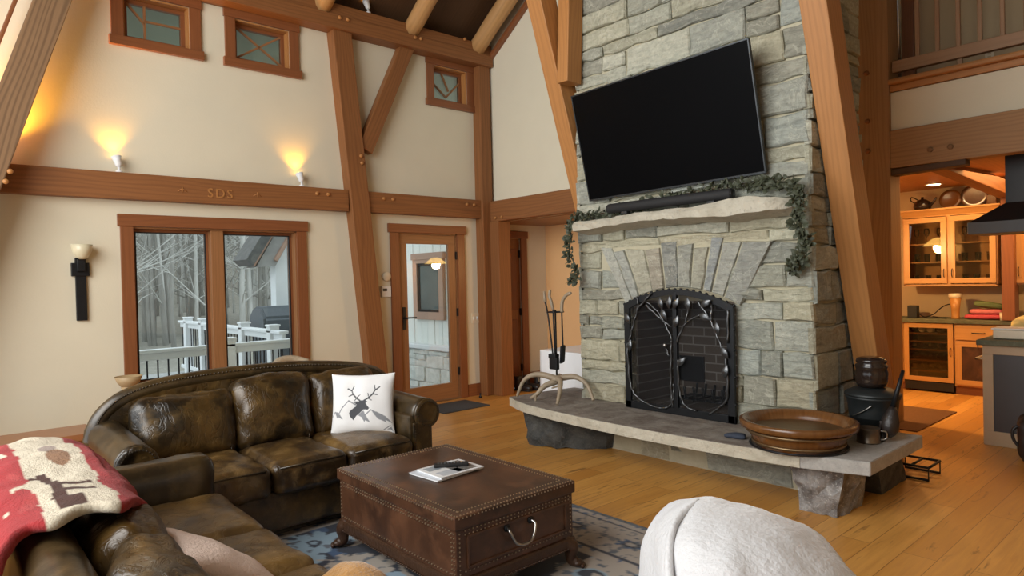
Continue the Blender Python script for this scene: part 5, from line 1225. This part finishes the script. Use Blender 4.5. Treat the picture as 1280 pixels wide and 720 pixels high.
bm = nb(); prism(bm, [(-3.0, 9.22, 2.15), (-3.03, 9.18, 2.22), (-1.985, 9.18, 2.22), (-2.015, 9.22, 2.15)], (0, .42, 0)); box(bm, (-3.035, 9.17, 2.215), (-1.98, 9.62, 2.235), .003); link('crown', bm, 'cherry', uc)
for z in (1.575, 1.80): part('shelf', uc, 'cherry', box, (-2.98, 9.26, z), (-2.035, 9.62, z+.016))
door(uc, -2.985, -2.52, 9.198, 1.325, 2.13, 'cabglass', .062, hx=-2.55, hz=1.45); door(uc, -2.495, -2.03, 9.198, 1.325, 2.13, 'cabglass', .062, hx=-2.465, hz=1.45)
def tumbler(x, y, z, r, h, lab, stem=False):
    bm = nb()
    if stem: lathe(bm, [(r*.8, 0), (r*.1, .006), (.004, h*.45), (r*.7, h*.55), (r, h*.75), (r*.8, h)], (x, y, z), 12)
    else: lathe(bm, [(0, 0), (r*.85, 0), (r, h), (r*.93, h), (r*.8, .006), (0, .006)], (x, y, z), 12)
    tag(link('drinking_glass', bm, 'clearglass'), lab, 'glass', 'glassware in the wall cabinet')
rnd = random.Random(3)
for z, st_, h, row in ((1.316, False, .11, 'lowest'), (1.592, False, .10, 'middle'), (1.817, True, .19, 'top')):
    for i in range(7):
        x = -2.90+i*.125+(.02 if i > 3 else 0); tumbler(x, 9.38+rnd.uniform(-.04, .06), z, .034, h, 'clear glass on the %s shelf of the glass front cabinet' % row, st_)
# things on top of the cabinet
zt = 2.236
t = thing('teapot', (-2.83, 9.4, zt), 'dark metal kettle on top of the glass front cabinet at its left', 'kettle')
part('body', t, MT['jug'], lathe, [(0, 0), (.08, 0), (.10, .05), (.085, .11), (.04, .14), (.015, .145), (.018, .17), (0, .175)], (-2.83, 9.4, zt), 20); part('spout', t, MT['jug'], tube, [(-2.75, 9.38, zt+.05), (-2.69, 9.36, zt+.10), (-2.66, 9.35, zt+.15)], [.022, .015, .01], 8); part('handle', t, MT['jug'], tube, curve([(-2.91, 9.4, zt+.10), (-2.96, 9.4, zt+.14), (-2.95, 9.4, zt+.18), (-2.88, 9.4, zt+.14)], 4), .008, 6)
rot = Matrix.Rotation(pi/2-.2, 3, 'X')
for x, r, m, lab in ((-2.55, .12, 'tub', 'round brown platter leaning on top of the cabinet'), (-2.30, .14, 'steel', 'round shiny platter leaning on top of the cabinet')):
    bm = nb(); lathe(bm, [(0, 0), (r*.7, 0), (r, .02), (r, .026), (r*.7, .008), (0, .008)], (x, 9.5, zt+r*.98), 28, rot); tag(link('platter', bm, m), lab, 'platter')
bm = nb(); box(bm, (-2.16, 9.4, zt), (-2.06, 9.5, zt+.13), .01); tag(link('storage_tin', bm, 'tub'), 'small brown tin at the right end on top of the cabinet', 'tin')
# base run
lc = thing('base_cabinet', (-3.09, 9.4, 0), 'narrow base cabinet left of the wine fridge', 'cabinet')
part('carcass', lc, 'cherry', box, (-3.30, 9.17, .1), (-2.995, 9.64, .845)); part('toe_kick', lc, 'casing', box, (-3.30, 9.22, 0), (-2.995, 9.6, .1)); drawer(lc, -3.29, -3.005, 9.146, .64, .83); door(lc, -3.29, -3.005, 9.146, .12, .62, None, .05, 'door', MT['dark'], -3.03, .5)
MT['winedark'] = plain('dark_fridge_interior', (.02, .012, .008), .4, 0, .2, 10, 0)
wf = thing('wine_fridge', (-2.72, 9.4, 0), 'under counter wine fridge with wood framed glass door', 'wine fridge')
bm = nb(); box(bm, (-2.99, 9.62, .1), (-2.45, 9.64, .845)); box(bm, (-2.99, 9.17, .1), (-2.975, 9.62, .845)); box(bm, (-2.465, 9.17, .1), (-2.45, 9.62, .845)); box(bm, (-2.975, 9.17, .83), (-2.465, 9.62, .845)); box(bm, (-2.975, 9.17, .1), (-2.465, 9.62, .115)); link('cabinet', bm, 'winedark', wf)
door(wf, -2.985, -2.455, 9.146, .13, .84, 'cabglass', .055, hx=-2.48, hz=.5); part('vent_grille', wf, 'dark', box, (-2.985, 9.16, .02), (-2.455, 9.2, .12), .004)
for z in (.24, .37, .50, .60, .70): part('rack_shelf', wf, 'tub', box, (-2.97, 9.2, z), (-2.47, 9.6, z+.02))
for z in (.265, .395, .525, .72):
    for i in range(5):
        bm = nb(); lathe(bm, [(0, 0), (.034, 0), (.036, .01), (.036, .2), (.014, .25), (.014, .3), (0, .3)], (-2.90+i*.09, 9.22, z+.0385), 12, Matrix.Rotation(-pi/2, 3, 'X')); tag(link('wine_bottle', bm, 'jug' if z != .72 or i not in (1, 2) else 'ivory'), 'wine bottle lying in the wine fridge' if z != .72 or i not in (1, 2) else 'pale ended wine bottle on the upper rack of the wine fridge', 'bottle', 'bottles in the wine fridge')
bc = thing('base_cabinet', (-1.7, 9.4, 0), 'base cabinets with drawers and dark panels right of the wine fridge', 'cabinet')
part('carcass', bc, 'cherry', box, (-2.445, 9.17, .1), (-.5, 9.64, .845)); part('toe_kick', bc, 'casing', box, (-2.445, 9.2, 0), (-.5, 9.6, .1))
for i in range(4):
    x0 = -2.43+i*.48; drawer(bc, x0, x0+.46, 9.146, .655, .83); door(bc, x0, x0+.46, 9.146, .12, .635, None, .06, 'door', MT['trunk'], x0+.23, .60)
MT['soapstone'] = rock('green_soapstone', (.085, .095, .065), (.15, .16, .11), (.20, .21, .15), 5, .1)
bm = nb(); box(bm, (-3.32, 9.12, .848), (-.45, 9.645, .892), .005); tag(link('countertop', bm, 'soapstone'), 'dark green stone worktop along the kitchen wall', 'worktop')
cz = .893
bm = nb(); box(bm, (-2.985, 9.28, cz), (-2.875, 9.38, cz+.155), .008); tag(link('speaker', bm, 'dark'), 'small black cube speaker on the worktop', 'speaker')
bm = nb(); tube(bm, curve([(-2.87, 9.34, cz+.05), (-2.80, 9.32, cz+.015), (-2.70, 9.3, cz+.05), (-2.65, 9.4, cz+.12), (-2.6, 9.45, cz+.16), (-2.56, 9.62, cz+.17)], 6), .006, 6); tube(bm, curve([(-2.82, 9.3, cz+.008), (-2.72, 9.22, cz+.008), (-2.62, 9.3, cz+.01), (-2.55, 9.25, cz+.008), (-2.72, 9.34, cz+.02)], 5), .006, 6); tag(link('power_cord', bm, 'iron'), 'tangle of dark cord beside the black speaker', 'cord')
MT['amber'] = plain('amber_ale', (.50, .24, .07), .25, 0, .2, 12, 0); 
t = thing('beer_glass', (-2.47, 9.32, cz), 'tall amber filled glass with pale rim on the worktop', 'glass')
part('glass', t, 'amber', lathe, [(0, 0), (.05, 0), (.042, .03), (.045, .12), (.062, .25), (0, .25)], (-2.47, 9.32, cz), 20); part('foam', t, 'ivory', lathe, [(0, .25), (.063, .25), (.07, .27), (.07, .305), (0, .31)], (-2.47, 9.32, cz), 20)
for i, (c, z, h, lab) in enumerate((((.55, .06, .09), 0, .05, 'pink red wrapped bundle at the bottom of the pile on the worktop'), ((.62, .16, .17), .05, .05, 'pink wrapped bundle in the middle of the pile on the worktop'), ((.10, .14, .045), .11, .06, 'dark green wrapped bundle on top of the pile on the worktop'))):
    bm = nb(); cushion(bm, (-2.18+.02*i, 9.34, cz+z+h/2+.008+.012*i), (.36-.04*i, .17, h), (0, .13*(i == 2), .1*i), .022, .006, 10, .008, i+60); tag(link('wrapped_bundle', bm, plain('bundle_cloth%d' % i, c, .6, 0, .3, 20, .3)), lab, 'bundle')
bm = nb(); lathe(bm, [(0, 0), (.035, 0), (.04, .09), (.036, .09), (.03, .01), (0, .01)], (-1.965, 9.2, cz), 18); tag(link('cup', bm, 'ivory'), 'small cream cup by the wooden post on the worktop', 'cup')
uc2 = thing('wall_cabinet', (-1.3, 9.42, 1.3), 'honey wood wall cabinet right of the wooden kitchen post', 'cabinet')
part('carcass', uc2, 'cherry', box, (-1.86, 9.22, 1.3), (-.7, 9.64, 2.16)); door(uc2, -1.85, -1.29, 9.198, 1.32, 2.13, None, .06, hx=-1.82, hz=1.45); door(uc2, -1.27, -.71, 9.198, 1.32, 2.13, None, .06, hx=-.75, hz=1.45)
# island
isl = thing('kitchen_island', (-.6, 7.4, 0), 'kitchen island with dark panels and green stone top', 'kitchen island')
MT['islandframe'] = plain('taupe_painted_wood', (.40, .31, .20), .5, 0, .08, 10, .1)
MT['slatepanel'] = plain('charcoal_panel', (.055, .056, .06), .35, 0, .25, 4, .1)
part('carcass', isl, MT['slatepanel'], box, (-1.55, 6.74, .0), (.9, 8.2, .84)); bm = nb(); frame(bm, 'y', 6.70, 6.74, -1.585, -.2, .0, .845, .075, .004, True, .12); link('front_frame', bm, 'islandframe', isl)
part('front_panel', isl, MT['slatepanel'], box, (-1.515, 6.715, .11), (-.27, 6.74, .78), .003); part('counter_top', isl, 'soapstone', box, (-1.62, 6.66, .847), (.95, 8.25, .893), .006)
part('side_panel', isl, MT['jug'], box, (-1.62, 6.9, .25), (-1.55, 7.6, .80), .01); part('towel_bar', isl, 'steel', tube, [(-1.62, 6.95, .70), (-1.69, 6.95, .70), (-1.69, 7.5, .70), (-1.62, 7.5, .70)], .012, 8)
iz = .894
t = thing('baking_dish', (-1.40, 6.95, iz), 'white rectangular dish on the island corner', 'dish'); bm = nb(); frame_ = [(-1.54, 6.83), (-1.30, 6.83), (-1.30, 7.05), (-1.54, 7.05)]; box(bm, (-1.54, 6.83, iz), (-1.30, 7.05, iz+.075), .014); link('dish', bm, 'ivory', t); part('lid', t, 'white', box, (-1.55, 6.82, iz+.075), (-1.29, 7.06, iz+.09), .006)
MT['yellow'] = plain('yellow_paper', (.70, .55, .22), .8, 0, .1, 10, .2)
bm = nb(); cushion(bm, (-1.42, 7.5, iz+.075), (.24, .2, .12), (0, 0, .2), .05, .03, 12, .02, 77); tag(link('paper_bag', bm, 'yellow'), 'crumpled yellow paper bag on the island behind the white dish', 'bag')
hd = thing('range_hood', (-1.35, 7.6, 1.81), 'black metal range hood hanging over the kitchen island', 'range hood')
MT['hood'] = plain('black_hood_metal', (.02, .021, .022), .4, .5, .2, 10, .05)
bm = nb(); box(bm, (-1.83, 7.3, 1.815), (-.87, 7.9, 1.925), .006); link('skirt', bm, 'cover', hd)
bm = nb(); a_ = [bm.verts.new(p) for p in ((-1.82, 7.31, 1.925), (-.88, 7.31, 1.925), (-.88, 7.89, 1.925), (-1.82, 7.89, 1.925))]; b_ = [bm.verts.new(p) for p in ((-1.56, 7.42, 2.09), (-1.14, 7.42, 2.09), (-1.14, 7.78, 2.09), (-1.56, 7.78, 2.09))]
for i in range(4): bm.faces.new((a_[i], a_[(i+1) % 4], b_[(i+1) % 4], b_[i]))
bm.faces.new(b_); link('canopy', bm, 'hood', hd); part('duct', hd, 'hood', box, (-1.56, 7.42, 2.09), (-1.14, 7.78, 2.52), .003)
bm = nb(); cushion(bm, (-1.17, 6.35, .17), (.22, .26, .34), (0, 0, .3), .07, .02, 12, .01, 90); bg = tag(link('backpack', bm, 'dark'), 'black bag on the floor in front of the island', 'bag')
bm = nb(); tube(bm, curve([(-1.20, 6.28, .30), (-1.28, 6.24, .26), (-1.285, 6.24, .18), (-1.25, 6.25, .12)], 4), .012, 6); link('strap', bm, 'dark', bg)

# ================================================================== LAMPS, LIGHT, CAMERA
MT['shade'] = NT('amber_glass_shade'); n = MT['shade']; e = n.n('ShaderNodeEmission'); e.inputs[0].default_value = (1, .58, .14, 1); e.inputs[1].default_value = 9; n.lk(e.outputs[0], n.out.inputs[0]); MT['shade'] = n.m
def pendant(x, y, z, top, lab, W):
    t = thing('pendant_lamp', (x, y, z), lab, 'pendant lamp')
    part('lamp_shade', t, 'shade', lathe, [(.21, 0), (.17, .04), (.10, .095), (.04, .12), (.038, .115), (.165, .035), (.205, 0)], (x, y, z), 32); part('cap', t, 'iron', lathe, [(.045, .115), (.03, .16), (.012, .19), (0, .19)], (x, y, z), 16); part('rod', t, 'iron', tube, [(x, y, z+.18), (x, y, top)], .008, 8)
    l = bpy.data.lights.new('pendant_bulb', 'POINT'); l.energy = W; l.color = (1, .60, .24); l.shadow_soft_size = .08; o = bpy.data.objects.new('pendant_bulb', l); COL.objects.link(o); o.location = (x, y, z-.03)
pendant(-3.12, 7.35, 1.84, 2.52, 'amber glass pendant lamp over the dining end behind the chimney', 130)
t = thing('downlight', (-2.60, 9.05, 2.5), 'bright recessed downlight in the kitchen ceiling', 'ceiling light')
part('trim_ring', t, 'ivory', lathe, [(.095, 2.508), (.095, 2.518), (.07, 2.518), (.07, 2.508)], (-2.60, 9.05, 0), 24); part('lens', t, emit('downlight_glow', (1, .78, .45), 14), lathe, [(0, 2.497), (.04, 2.499), (.07, 2.508), (.07, 2.515), (0, 2.515)], (-2.60, 9.05, 0), 24)
def area(name, loc, target, size, W, col):
    l = bpy.data.lights.new(name, 'AREA'); l.shape = 'RECTANGLE'; l.size, l.size_y = size; l.energy = W; l.color = col
    o = bpy.data.objects.new(name, l); COL.objects.link(o); o.location = loc; o.rotation_euler = (V(target)-V(loc)).to_track_quat('-Z', 'Y').to_euler(); return o
area('kitchen_ceiling_light', (-1.4, 8.4, 2.48), (-1.4, 8.4, 0), (2.6, 1.2), 74, (1, .54, .20))
w = bpy.data.worlds.new('overcast'); SC.world = w; w.use_nodes = True; bg = w.node_tree.nodes['Background']; bg.inputs[0].default_value = (.86, .93, 1, 1); bg.inputs[1].default_value = 1.9
area('rear_daylight', (-2.9, -2.0, 3.3), (-3.2, 4.4, 1.2), (4.6, 3.0), 275, (1, .965, .90))
cam = bpy.data.cameras.new('camera'); co_ = bpy.data.objects.new('camera', cam); COL.objects.link(co_); SC.camera = co_
yaw, pit, rol = R(48.6208), R(-.73792), R(-1.40303)
f = V((-sin(yaw)*cos(pit), cos(yaw)*cos(pit), sin(pit))); r_ = V((cos(yaw), sin(yaw), 0)); u_ = r_.cross(f); r2 = r_*cos(rol)+u_*sin(rol); u2 = -r_*sin(rol)+u_*cos(rol)
co_.matrix_world = Matrix(((r2.x, u2.x, -f.x, 0), (r2.y, u2.y, -f.y, 0), (r2.z, u2.z, -f.z, 1.5), (0, 0, 0, 1)))
cam.sensor_width = 36; cam.lens = 828.11/1280*36; cam.clip_start = .05
vs = SC.view_settings; vs.view_transform = 'Standard'; vs.look = 'None'; vs.exposure = 0; vs.gamma = 1; vs.use_curve_mapping = False
